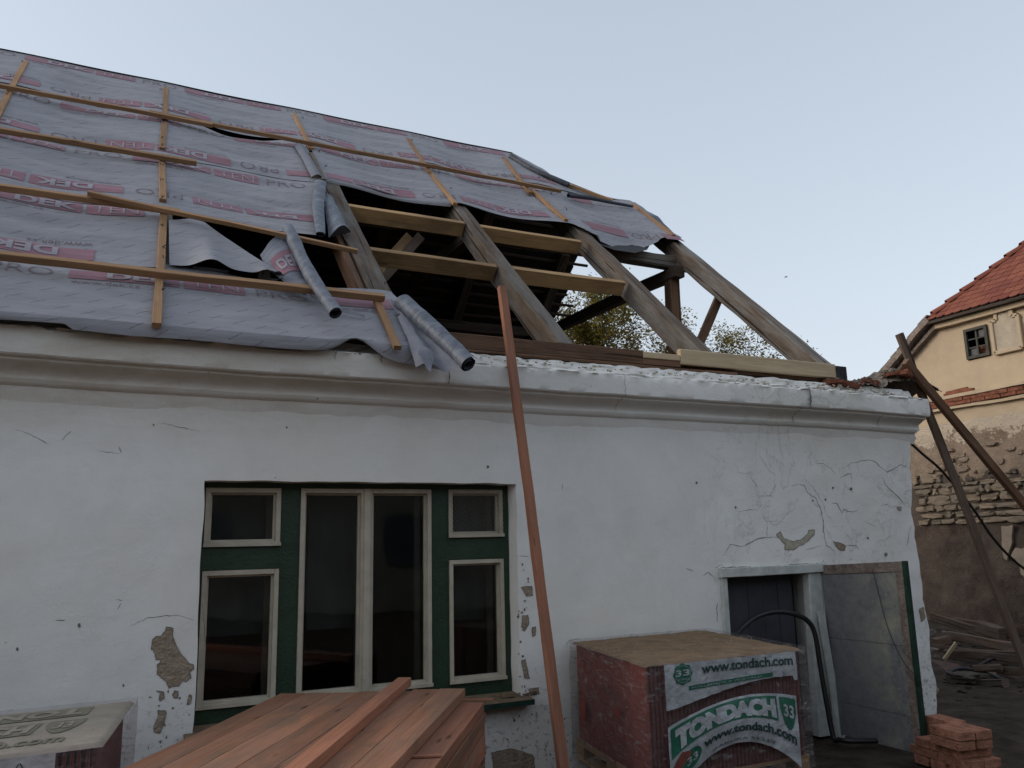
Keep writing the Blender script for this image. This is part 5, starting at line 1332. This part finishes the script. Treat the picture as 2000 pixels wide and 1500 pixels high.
# small pieces lying on the sill
for i, (x, y, s_) in enumerate(((942, 1342, (.10, .05, .022)), (968, 1336, (.05, .03, .012)), (985, 1335, (.06, .02, .015)))):
    q = hit(x, y, (0, 0, 1), (0, 0, WZ0+.015)); b = B(); q = np.array((q[0], min(.0, max(-.07, q[1])), WZ0+.012))
    b.box((q[0], q[1], q[2]+s_[2]/2), s_, Matrix.Rotation(.3*i-.2, 3, 'Z'), jit=.004)
    thing(b, 'plaster_piece' if i == 0 else 'wood_scrap', 'silltop' if i == 0 else 'weathered', ['flat brown lump lying on the right end of the window sill', 'tiny dark scrap in the middle of the litter on the window sill', 'dark sliver of wood in the right corner of the window sill'][i], 'debris')

# ---------------- bricks by the door
def build_bricks():
    bm_ = B(); bm_.box((0, 0, 0), (.14, .285, .062), jit=.0); me = None
    q = hz(1872, 1431, .60); o = np.array((q[0], q[1], 0)); ang = -math.atan2(.20, 1.0)
    ux = np.array((math.cos(ang), math.sin(ang), 0)); uy = np.array((-math.sin(ang), math.cos(ang), 0))
    def brick(s_, t_, lay, rot90, label, da=0.0):
        b = B(); R_ = Matrix.Rotation(ang+da+(math.pi/2 if rot90 else 0), 3, 'Z')
        c = o+ux*s_+uy*t_; z = .60-.0325-lay*.066
        b.box((c[0], c[1], z), (.14, .285, .062), R_, jit=.003); ob = thing(b, 'brick', 'newbrick', label, 'brick', 'loose bricks stacked by the door leaf')
        md = ob.modifiers.new('edge', 'BEVEL'); md.width = .004; md.segments = 2
    brick(.07, .145, 0, False, 'top front left brick of the small stack beside the door leaf'); brick(.222, .150, 0, False, 'top front right brick of the small stack, nearest the picture edge', .03)
    brick(.27, .43, 0, False, 'top brick at the rear right of the small stack', -.02)
    brick(.07, .15, 1, False, 'second course left front brick of the small stack'); brick(.228, .16, 1, False, 'second course right front brick, pushed out to the right', .02)
    brick(.27, .45, 1, False, 'second course rear right brick of the small stack')
    brick(.19, .14, 2, True, 'crosswise brick, front, in the third course of the small stack'); brick(.19, .29, 2, True, 'crosswise brick, middle, in the third course of the small stack', .02); brick(.19, .44, 2, True, 'crosswise brick, rear, in the third course of the small stack')
    brick(.12, .15, 3, False, 'fourth course left brick of the small stack'); brick(.27, .15, 3, False, 'fourth course right brick of the small stack'); brick(.12, .44, 3, False, 'fourth course rear left brick of the small stack'); brick(.27, .44, 3, False, 'fourth course rear right brick of the small stack')
    brick(.19, .12, 4, True, 'front brick on the ground under the small stack'); brick(.19, .30, 4, True, 'middle brick on the ground under the small stack'); brick(.19, .47, 4, True, 'rear brick on the ground under the small stack')
build_bricks()

# ---------------- heap of old timber in front of the stone wall
def zx(x, y): return (1780+x/6.52, 1170+y/6.52)
def build_debris():
    b = B(); 
    def mound(s_, t_):
        x, y = 9.3+4.2*s_, 0.6+4.4*t_; h = .10*math.sin(math.pi*s_)**.6*math.sin(math.pi*t_)**.6
        return (x, y, G-.03+max(0, x-9)*.014+h*(.8+.4*nz(x*2, y*2))+.02*nz(x*6, y*6))
    grid(b, mound, 50, 50); b.build('earth_heap', 'dirt', None, True, kind='structure')
    items = [((250, 225), (1050, 480), 12.6, .13, .05, 'broad brown plank sloping down along the back of the timber heap'),
             ((870, 345), (1170, 450), 12.3, .16, .12, 'short thick beam end resting high on the right of the timber heap'), ((1190, 430), (1700, 380), 12.4, .15, .10, 'worn beam behind the foot of the leaning plank'),
             ((400, 455), (1500, 640), 12.0, .12, .04, 'long plank across the middle of the timber heap'), ((745, 470), (1320, 560), 12.15, .03, .03, 'thin dark lath lying on the middle plank of the heap'),
             ((300, 600), (1450, 745), 11.6, .06, .03, 'narrow grey lath low in the timber heap'), ((430, 690), (1450, 760), 11.2, .10, .06, 'grey weathered pole below the narrow lath'),
             ((480, 520), (300, 560), 11.9, .11, .11, 'dark round log end poking out at the left of the heap'), ((600, 640), (1500, 690), 11.4, .04, .05, 'split brown lath in the lower middle of the heap'),
             ((540, 270), (1000, 330), 12.8, .08, .08, 'mossy pole lying at the back of the heap against the wall'),
             ((490, 1125), (1190, 1060), 9.4, .09, .09, 'grey squared beam lying alone on the ground before the heap'), ((800, 880), (1150, 860), 10.4, .08, .03, 'flat grey board behind the bent tube'),
             ((990, 960), (1280, 985), 10.0, .07, .03, 'pale short slat to the right of the bent tube'), ((1100, 900), (1400, 930), 10.3, .09, .05, 'broken beam piece right of the short slat')]
    for p0, p1, X, w, h, lab in items:
        X = X-1.0 if X > 10.2 else X-.3; a, c = hx(*zx(*p0), X), hx(*zx(*p1), X-.25); b = B(); beam(b, a, c, h, w, (0, 0, 1), seg=8, jit=.014, bev=.012); thing(b, 'old_timber', 'weathered', lab, 'timber', 'old timber heaped before the stone wall')
    a, c = hx(*zx(570, 560), 10.1), hx(*zx(415, 775), 9.9); b = B(); beam(b, a, c, .02, .055, (1, 0, 0), seg=3, jit=.003); thing(b, 'fresh_offcut', 'pale', 'short pale stick standing out against the dark timber heap', 'offcut')
    V = [hx(*zx(*p), X-.6) for p, X in (((255, 760), 10.6), ((600, 830), 10.2), ((640, 870), 10.1), ((330, 950), 9.9), ((280, 900), 10.1))]
    b = B(); V2 = [v+np.array((.02, 0, -.03)) for v in V]; n = 5
    b.add(V+V2, [tuple(range(n)), tuple(range(2*n-1, n-1, -1))]+[(i, n+i, n+(i+1) % n, (i+1) % n) for i in range(n)]); thing(b, 'rusty_sheet', 'rust', 'dark rusty sheet lying at the corner of the house', 'metal sheet')
    pts = [hx(*zx(*p), X) for p, X in (((370, 1110), 9.1), ((430, 990), 9.1), ((520, 915), 9.2), ((640, 880), 9.3), ((800, 905), 9.4), ((970, 925), 9.5))]
    b = B(); tube(b, smooth_pts(pts, 6), .020, 8)
    pts = [hx(*zx(*p), X) for p, X in (((370, 1090), 9.0), ((480, 1110), 9.1), ((600, 1080), 9.2), ((740, 940), 9.5), ((900, 830), 9.8), ((1050, 765), 10.0), ((1400, 790), 10.3))]
    tube(b, smooth_pts(pts, 6), .018, 8)
    a = hx(*zx(485, 1110), 9.1); tube(b, [a, np.array((a[0], a[1], G-.02))], .010, 6); pts = [hx(*zx(*p), X) for p, X in (((970, 925), 9.5), ((1100, 1000), 9.4))]; pts.append(np.array((pts[-1][0], pts[-1][1]-.1, G))); tube(b, pts, .018, 8)
    thing(b, 'bent_tube_frame', 'black', 'black bent tubular frame lying before the timber heap', 'metal frame', None, True)
    b = B(); c = hx(*zx(700, 1240), 8.9); rock(b, (c[0], c[1], G+.06), .20, (.7, 1.0, .3), 3, 3, .4); thing(b, 'stone_slab', 'groundstone', 'rough grey stone slab lying on the ground below the tube frame', 'stone')
    for i, (p, X, r_) in enumerate((((240, 690), 8.2, .09), ((700, 850), 10.6, .08), ((1350, 910), 10.4, .08), ((230, 430), 7.9, .06))):
        c = hx(*zx(*p), X); b = B(); rock(b, (c[0], c[1], c[2] if i != 0 else c[2]), r_, (1, 1, .8), i+7, 2, .4); thing(b, 'stone', 'verge', ['reddish stone at the broken house corner', 'pale stone chunk wedged behind the tube frame', 'grey stone at the right end of the heap', 'small grey stone high at the house corner'][i], 'stone')
    b = B()   # scattered chips on the ground
    for i in range(500):
        x, y = random.uniform(7.5, 13), random.uniform(-2.5, 4); rock(b, (x, y, G+.01+(.02*(x-7.8))), random.uniform(.008, .035), (1.3, 1, .5), i, 1, .5)
    b.build('ground_litter', 'dirt', None, kind='stuff')
MAT['groundstone'] = simple('dusty_ground_stone', (0.085, 0.072, 0.058), .95, .35, 12, .02, 40)
MAT['rust'] = simple('rusty_steel', (0.07, 0.03, 0.022), .8, .4, 9, .004, 40)
build_debris()

# ================================================================== NEIGHBOUR
XF = 14.0
def fx(x, y, d=0.0): return hx(x, y, XF-d)
nb = empty('cream_house', (XF+2, 2, G), label='cream plastered gable with red tiled half hip and bare rubble wall below', category='house')
def npart(b, name, mat, smooth=False, **pr): return b.build(name, mat, nb, smooth, **pr)
def build_neighbour():
    yl = float(fx(1742, 722)[1]); zl = float(fx(1742, 722)[2]); ye, ze = float(fx(1830, 628)[1]), float(fx(1830, 628)[2])
    yr = -5.6; mid = (yl+yr)/2
    ye2 = 2*mid-ye
    wy0, wy1 = float(fx(1883, 640)[1]), float(fx(1929, 640)[1]); wz1 = float(fx(1900, 641)[2]); wz0 = float(fx(1905, 700)[2])
    # wall with the window opening, built as strips round the hole
    b = B(); H = G-.1
    ys = np.linspace(yr, yl, 150); ys = sorted(list(ys)+[wy0, wy1])
    def top(y):
        if y > ye: return zl+(ze-zl)*(yl-y)/(yl-ye)
        if y < ye2: return zl+(ze-zl)*(y-yr)/(ye2-yr)
        return ze
    V = []; F = []
    zs = [H+(i/60) for i in range(61)]
    for y in ys:
        t = top(y)-.02
        for q in zs:
            z = H+(t-H)*(q-H); low = 1 if z < 3.72 else 0
            V.append((XF+(.035*nz(y*1.5, z*1.7)+.02*nz(y*6, z*6))*(.4+low*1.0)+low*.03, y, z))
    n = len(zs)
    for i in range(len(ys)-1):
        for j in range(n-1):
            cy = (ys[i]+ys[i+1])/2; cz = (V[i*n+j][2]+V[i*n+j+1][2])/2
            if min(wy0, wy1) < cy < max(wy0, wy1) and wz0 < cz < wz1: continue
            F.append((i*n+j, i*n+j+1, (i+1)*n+j+1, (i+1)*n+j))
    b.add(V, F); npart(b, 'gable_wall', 'facade', True)
    b = B(); b.box((XF+6.2, yl-.25, (H+zl)/2), (12, .5, zl-H)); b.box((XF+6.2, yr+.25, (H+zl)/2), (12, .5, zl-H)); npart(b, 'side_wall', 'facade')
    # left verge: coarse slab with lapped weathered tiles, plus the render fillet under it
    p0, p1 = np.array((XF-.02, yl+.18, zl-.20)), np.array((XF-.02, ye+.02, ze+.02))
    b = B(); beam(b, p0, p1, .5, .10, (0, .5, .8), seg=10, jit=.02); npart(b, 'verge_board', 'verge')
    b = B(); beam(b, p0+np.array((-.03, -.16, -.02)), p1+np.array((-.03, -.10, -.10)), .16, .06, (0, .5, .8), seg=10, jit=.01); npart(b, 'verge_moulding', 'verge')
    for k in range(15):
        t = (k+.5)/15; q = p0*(1-t)+p1*t; d = (p1-p0)/np.linalg.norm(p1-p0); nn = np.array((0, d[2], -d[1])); nn = nn if nn[2] > 0 else -nn
        for m_ in range(2):
            b = B(); c = q+nn*(.065+.02*random.random()); beam(b, c-d*.16+np.array((-.13+.2*m_, 0, 0))+nn*.015, c+d*.10+np.array((-.13+.2*m_, 0, 0))-nn*.01, .18, .022, nn, seg=2, jit=.01, bev=.004); npart(b, 'verge_tile', 'verge')
    # main roof slopes behind
    b = B(); ridge_z = ze+ (ye-mid)*.75
    rx = XF+ (ye-mid)*.9
    b.add([(XF+.1, yl+.15, zl-.15), (XF+.1, ye, ze+.02), (rx, mid, ridge_z), (XF+14, mid, ridge_z), (XF+14, yl+.15, zl-.15)], [(0, 1, 2, 3, 4)])
    b.add([(XF+.1, yr-.15, zl-.15), (XF+.1, ye2, ze+.02), (rx, mid, ridge_z), (XF+14, mid, ridge_z), (XF+14, yr-.15, zl-.15)], [(4, 3, 2, 1, 0)]); npart(b, 'main_roof', 'rooftile')
    # half hip: plane through the eaves rising away from us, cut by the hip line seen in the photograph
    e0 = np.array((XF-.22, ye+.06, ze-.02)); h1 = None
    # slope chosen so that the hip seen from (1828,615) to (2000,480) lies on it
    best = None
    for deg in range(30, 66):
        a = rad(deg); nn = (-math.sin(a), 0, math.cos(a)); q0, q1 = hit(1826, 614, nn, e0), hit(2000, 480, nn, e0)
        # hip of equal pitches runs at 45 degrees in plan
        r_ = abs((q1[0]-q0[0])/(q1[1]-q0[1])); sc_ = abs(math.log(r_))
        if best is None or sc_ < best[0]: best = (sc_, a, q0, q1)
    _, a, q0, q1 = best; S_ = np.array((math.cos(a), 0, math.sin(a))); N_ = np.array((-math.sin(a), 0, math.cos(a)))
    v1 = float((q1-q0) @ S_); dy = (q1[1]-q0[1])/v1       # y shift per metre up the slope
    ridge_v = (ye-mid)/abs(dy)
    # shape of one tile: flat with a blunt pointed tail
    tw, tl, tt = .178, .30, .016
    prof = [(-tw/2+.003, tl), (-tw/2+.003, .035), (-tw/2+.03, .008), (0, 0), (tw/2-.03, .008), (tw/2-.003, .035), (tw/2-.003, tl)]
    b = B(); m_ = len(prof); b.add([(x, y, z) for z in (0, tt) for x, y in prof], [tuple(range(m_, 2*m_)), tuple(range(m_-1, -1, -1))]+[(i, (i+1) % m_, m_+(i+1) % m_, m_+i) for i in range(m_)]); me = b.mesh('roof_tile', 'rooftile')
    ex = .155; cnt = 0; rest = B()
    rows = int(ridge_v/ex)
    for r_ in range(rows):
        v = r_*ex; yL = q0[1]+dy*(v+.1); k = 0
        yR = 2*mid-yL
        y = yL+.05-(tw/2 if r_ % 2 else 0)
        while y > yR:
            o = e0+S_*v+N_*(.028+.004*random.random()); o = np.array((o[0], y, o[2]))
            X_ = Vector((0, -1, 0)); Y_ = Vector(S_)*math.cos(.06)-Vector(N_)*math.sin(.06); Z_ = X_.cross(Y_)
            tj = random.uniform(-.015, .015)
            m4 = Matrix((X_, Y_, Z_)).transposed().to_4x4() @ Matrix.Rotation(tj, 4, 'Z'); m4.translation = Vector(o)
            if y > 0.9 and cnt < 290: inst('roof_tile', me, m4, nb); cnt += 1
            else:
                rest.add([m4 @ Vector((x, yy, z)) for z in (0, tt) for x, yy in ((-tw/2, 0), (tw/2, 0), (tw/2, tl), (-tw/2, tl))], [(4, 5, 6, 7), (0, 1, 5, 4)])
            y -= tw
    npart(rest, 'further_roof_tiles', 'rooftile', kind='stuff')
    b = B(); tri = [e0+np.array((.0, 0, 0)), np.array((e0[0], 2*mid-e0[1], e0[2])), e0+S_*ridge_v+np.array((0, dy*ridge_v, 0))]; b.add([p+N_*(-.0) for p in tri]+[p-N_*.05 for p in tri], [(0, 2, 1), (3, 4, 5)]); npart(b, 'roof_boarding', 'slab')
    b = B(); beam(b, e0+np.array((.03, -.02, -.03)), np.array((e0[0]+.03, ye2, e0[2]-.03)), .12, .05, (0, 0, 1), seg=12, jit=.006); npart(b, 'eaves_board', 'dark')
    b = B(); beam(b, np.array((XF-.07, ye-.03, ze-.12)), np.array((XF-.07, ye2, ze-.12)), .12, .10, (0, 0, 1), seg=20, jit=.008); npart(b, 'eaves_moulding', 'facade')
    # hip ridge tiles, lapped
    hv = (q1-q0); L = np.linalg.norm(hv)*1.7; hv /= np.linalg.norm(hv); pr = .33
    for k in range(int(L/pr)):
        c0 = q0+hv*(k*pr-.05)+N_*.035-Vector((0, 1, 0))*0+np.array((0, -.02, 0)); c1 = c0+hv*(pr+.07)+N_*(-.012); b = B(); sd = Vector(hv).cross(Vector((0, 0, 1))).normalized(); u2 = sd.cross(Vector(hv)).normalized()
        V = []; nn_ = 9
        for t, (c, r0) in enumerate(((c0, .115), (c1, .088))):
            for i in range(nn_):
                th = math.pi*(i/(nn_-1)); V.append(Vector(c)+sd*(math.cos(th)*r0)+u2*(math.sin(th)*r0*.8-.04+(.018 if t == 0 else 0)))
        V += [v-u2*.014*0+(Vector(c0 if i < nn_ else c1)-v)*.12 for i, v in enumerate(V)]; F = []
        for i in range(nn_-1): F += [(i, i+1, nn_+i+1, nn_+i), (2*nn_+i+1, 2*nn_+i, 3*nn_+i, 3*nn_+i+1), (i+1, i, 2*nn_+i, 2*nn_+i+1)]
        b.add(V, F); npart(b, 'ridge_tile', 'rooftile')
    # window of six panes
    w = empty('window', (XF, (wy0+wy1)/2, wz0)); w.parent = nb; w.location = tuple(ORG[w.name]-ORG[nb.name])
    wl_, wr_ = max(wy0, wy1), min(wy0, wy1); Wd, Hh = wl_-wr_, wz1-wz0
    def fb(n_, y0, y1, z0, z1, x=XF-.02, d=.06, mat='darkframe'):
        b = B(); b.box((x, (y0+y1)/2, (z0+z1)/2), (d, abs(y1-y0), z1-z0), jit=.001); b.build(n_, mat, w)
    fw = .05
    fb('frame', wl_, wl_-fw, wz0, wz1); fb('frame', wr_+fw, wr_, wz0, wz1); fb('frame', wl_-fw, wr_+fw, wz1-fw, wz1); fb('frame', wl_-fw, wr_+fw, wz0, wz0+fw)
    fb('glazing_bar', (wl_+wr_)/2+.016, (wl_+wr_)/2-.016, wz0+fw, wz1-fw, XF-.01, .03)
    for k in (1, 2): z = wz0+fw+(Hh-2*fw)*k/3; fb('glazing_bar', wl_-fw, wr_+fw, z-.012, z+.012, XF-.006, .024)
    for k in range(3):
        for s_ in range(2):
            if (k, s_) not in ((0, 0), (2, 1)): continue
            y0 = wl_-fw-(Wd-2*fw)*s_/2; y1 = y0-(Wd-2*fw)/2; z0 = wz0+fw+(Hh-2*fw)*k/3; z1 = z0+(Hh-2*fw)/3
            b = B(); b.box((XF+.012, (y0+y1)/2, (z0+z1)/2), (.003, abs(y0-y1), z1-z0)); b.build('pane', 'dirtyglass', w)
    b = B(); V = [(x, y, z) for x in (XF+.05, XF+1.2) for y in (wr_-.3, wl_+.3) for z in (wz0-.3, wz1+.3)]; b.add(V, [(4, 6, 7, 5), (2, 3, 7, 6), (0, 4, 5, 1), (0, 2, 6, 4), (1, 5, 7, 3)]); b.build('dark_room', 'slab', w)
    b = B(); b.box((XF+.15, wr_+.16, wz0+.13), (.1, .22, .14), Matrix.Rotation(.3, 3, 'X')); b.build('brick_inside', 'brick', w)
    # blind moulded panel with a round headed top
    y0, y1 = float(fx(1942, 650)[1]), float(fx(1993, 630)[1]); z0, z1 = float(fx(1950, 690)[2]), float(fx(1965, 622)[2]); my = (y0+y1)/2; r_ = abs(y0-y1)*.30
    out = [(y0, z0), (y0, z1), (my+r_, z1)]+[(my+r_*math.cos(t), z1+.07+r_*.9*math.sin(t)) for t in np.linspace(0, math.pi, 9)]+[(my-r_, z1), (y1, z1), (y1, z0)]
    b = B()
    for i in range(len(out)): p_, q_ = out[i], out[(i+1) % len(out)]; beam(b, (XF-.045, *p_), (XF-.045, *q_), .07, .07, (-1, 0, 0), bev=.01)
    npart(b, 'panel_moulding', 'facade')
    b = B(); b.add([(XF-.05, y, z) for y, z in out], [tuple(range(len(out)))]); npart(b, 'blind_panel', 'panelgrey')
    # string course of exposed bricks
    a, c = fx(1812, 803), fx(2000, 761); s0 = (c[2]-a[2])/(c[1]-a[1]); zb = (a[2]+c[2])/2-.02
    b = B(); beam(b, (XF-.06, yl, zb+.16), (XF-.06, yr, zb+.16), .16, .06, (0, 0, 1), seg=60, jit=.014); npart(b, 'string_moulding', 'facade')
    b = B(); beam(b, (XF-.035, yl, zb-.05), (XF-.035, yr, zb-.05), .10, .05, (0, 0, 1), seg=60, jit=.012); npart(b, 'string_moulding', 'facade')
    mb = B(); mb.box((0, 0, 0), (.12, .27, .062), jit=.004); me = mb.mesh('brick', 'brick')
    for lay in range(2):
        y = yl-.1-.14*lay
        while y > 1.2:
            if random.random() < .93:
                m4 = Matrix.Rotation(random.uniform(-.05, .05), 4, 'Z') @ Matrix.Rotation(random.uniform(-.02, .02), 4, 'X'); m4.translation = Vector((XF-.055+random.uniform(-.012, .012), y, zb+.02+.068*lay)); inst('brick', me, m4, nb)
            y -= .283
    for i, (x, y) in enumerate(((1862, 766), (1878, 762), (1858, 771), (1874, 768), (1890, 763))):
        q = fx(x, y); m4 = Matrix.Rotation(random.uniform(-.05, .05), 4, 'X'); m4.translation = Vector((XF+.025, q[1], q[2])); inst('brick', me, m4, nb)
    # rubble stones, coursed irregularly
    rs = random.Random(3); z = 2.14; k = 0
    while z < 3.02:
        h = rs.uniform(.06, .22); y = 5.4+rs.uniform(-.1, .1)
        while y > 2.0:
            w_ = rs.uniform(.08, .46)*(.6+.6*rs.random()); hh = h*rs.uniform(.7, 1.05)
            if not (z > 2.75 and rs.random() < (z-2.75)*2.4):
                b = B(); rock(b, (XF+.012, y-w_/2, z+hh/2), 1, (.045, w_*.60, hh*.60), k, 2, .60); npart(b, 'stone', 'stone')
            k += 1; y -= w_+rs.uniform(.012, .04)
            if rs.random() < .3:
                b = B(); rock(b, (XF-.01, y, z+rs.uniform(.02, h)), rs.uniform(.025, .05), (1, 1, 1), k+500, 1, .3); npart(b, 'stone', 'stone'); y -= .05
        z += h+rs.uniform(.01, .03)
    for i in range(46):    # stones showing through the render above
        y, z = rs.uniform(1.8, 5.3), rs.uniform(2.9, 3.55); b = B(); rock(b, (XF+.015, y, z), 1, (.045, rs.uniform(.05, .14), rs.uniform(.035, .08)), i+90, 2, .35); npart(b, 'stone', 'facade')
    # low door head and flaking limewash at the right
    b = B(); beam(b, (XF-.10, 3.25, 2.17), (XF-.10, .2, 2.17), .14, .05, (0, 0, 1), seg=10, jit=.006); npart(b, 'ledge', 'brick')
    for nm, pl in (('limewash_patch', [(1955, 1028), (1978, 1026), (1976, 1060), (1966, 1094), (1960, 1090), (1957, 1060)]), ('limewash_patch', [(1974, 1085), (1982, 1070), (1996, 1072), (2012, 1056), (2016, 1096), (2008, 1132), (1994, 1122), (1990, 1100)])):
        P_ = []
        for i in range(len(pl)):
            a, c = np.array(pl[i], float), np.array(pl[(i+1) % len(pl)], float)
            for k in range(4): P_.append(a+(c-a)*k/4+np.random.uniform(-1, 1, 2))
        b = B(); b.add([hx(*p, XF-.06) for p in P_]+[hx(*p, XF-.06)+np.array((.05, 0, 0)) for p in P_], [tuple(range(len(P_)))]+[(i, (i+1) % len(P_), len(P_)+(i+1) % len(P_), len(P_)+i) for i in range(len(P_))]); npart(b, nm, 'limewash')
MAT['dirtyglass'] = simple('dirty_dark_glass', (0.03, 0.034, 0.036), 0.35, .4, 9, 0.0, 30, .3)
MAT['darkframe'] = simple('dark_window_frame', (0.055, 0.052, 0.042), .8, .3, 14, .003, 50)
MAT['panelgrey'] = simple('grey_panel_render', (0.36, 0.30, 0.23), .95, .25, 3, .01, 40)
MAT['limewash'] = simple('flaking_limewash', (0.27, 0.215, 0.165), .95, .2, 6, .01, 40)
build_neighbour()

# ================================================================== YARD BUILDING BEHIND THE VIEWER (seen dimly mirrored in the panes)
def build_yard():
    y = empty('yard_building', (4, -15, G), label='long rendered yard building with a dark roof opposite the farmhouse', category='building')
    b = B(); b.box((4, -15.3, (G+4.2)/2), (34, .6, 4.2-G)); b.build('wall', 'yardwall', y)
    b = B(); grid(b, lambda s_, t_: (-13.5+35*s_, -14.5-5*t_, 4.1+3.8*t_+.03*nz(s_*60, t_*9)), 80, 12); b.build('roof', 'slab', y)
    for k in range(6):
        x = -8+5*k; b = B(); b.box((x, -14.98, 2.1), (1.1, .06, 1.3)); b.build('shutter', 'greydoor', y)
build_yard()

# ================================================================== TREES BEHIND THE HOUSE
def tree(name, label, base, top_px, half_w, leaves, seed, sparse=0.0):
    rs = random.Random(seed); Y = 19.0
    pts = [wy(x, y, Y) for x, y in top_px]; cx = float(np.mean([p[0] for p in pts])); zt = max(p[2] for p in pts)
    t = empty(name, (cx, Y, G), label=label, category='tree', group='half bare autumn trees behind the roof')
    b = B(); tips = []
    def branch(p, d, L, r, lev):
        q = p; n = 4; path = [p]
        for k in range(n):
            d = (d+Vector((rs.uniform(-.22, .22), rs.uniform(-.22, .22), rs.uniform(-.05, .2)))).normalized(); q = q+d*(L/n); path.append(q)
        tube(b, path, r*(1 if lev < 2 else .6), 5 if lev else 8, rfn=lambda f: 1-.55*f, caps=False)
        if lev >= 4: tips.append((q, d)); tips.append((path[2], d)); return
        for k in range(3 if lev else 5):
            f = rs.uniform(.4, 1.0); s_ = path[min(n, int(f*n)+1)]; nd = (d+Vector((rs.uniform(-.9, .9), rs.uniform(-.9, .9), rs.uniform(-.1, .7)))).normalized()
            branch(s_, nd, L*rs.uniform(.55, .75), r*.55, lev+1)
    hgt = zt-G
    branch(Vector((cx, Y, G)), Vector((0, 0, 1)), hgt*.43, .16, 0)
    b.build('trunk', 'bark', t)
    # scale tips into the crown seen
    b = B(); zs = [tp[0].z for tp in tips]
    for tp, d in tips:
        if rs.random() < sparse: continue
        for k in range(leaves):
            c = tp+Vector((rs.gauss(0, .20), rs.gauss(0, .20), rs.gauss(0, .15))); s_ = rs.uniform(.04, .085)
            a = Vector((rs.uniform(-1, 1), rs.uniform(-1, 1), rs.uniform(-1, 1))).normalized(); e = a.orthogonal().normalized()
            b.add([c-a*s_, c+e*s_*.6, c+a*s_, c-e*s_*.6], [(0, 1, 2, 3)])
    b.build('crown', 'leaf', t, kind='stuff')
    return t
tree('autumn_tree', 'denser yellow green tree seen between the middle rafters, left of the post', None, [(1165, 615), (1190, 600), (1225, 610)], 1, 62, 4)
tree('autumn_tree', 'thin almost bare tree seen just left of the upright post', None, [(1262, 600)], 1, 3, 12, .4)
tree('autumn_tree', 'yellowing tree seen between the post and the last rafter', None, [(1400, 585), (1425, 595)], 1, 46, 21, .1)

# a small bird in the sky
def build_bird():
    c = np.array(wy(1535, 541, 30.0)); b = B(); V = Vector(c)
    tube(b, [V+Vector((-.09, 0, 0)), V+Vector((-.05, 0, .01)), V, V+Vector((.05, 0, .01)), V+Vector((.10, 0, .0))], .028, 8, rfn=lambda f: .25+1.0*math.sin(math.pi*min(1, f*.9+.05)))
    for s_ in (-1, 1): b.add([V+Vector((-.03, 0, .01)), V+Vector((.035, 0, .01)), V+Vector((.045, s_*.11, .03)), V+Vector((.08, s_*.20, -.01)), V+Vector((.01, s_*.12, .035))], [(0, 1, 2, 3, 4)])
    thing(b, 'bird', 'verge', 'tiny bird flying in the empty sky above the roof end', 'bird')
build_bird()
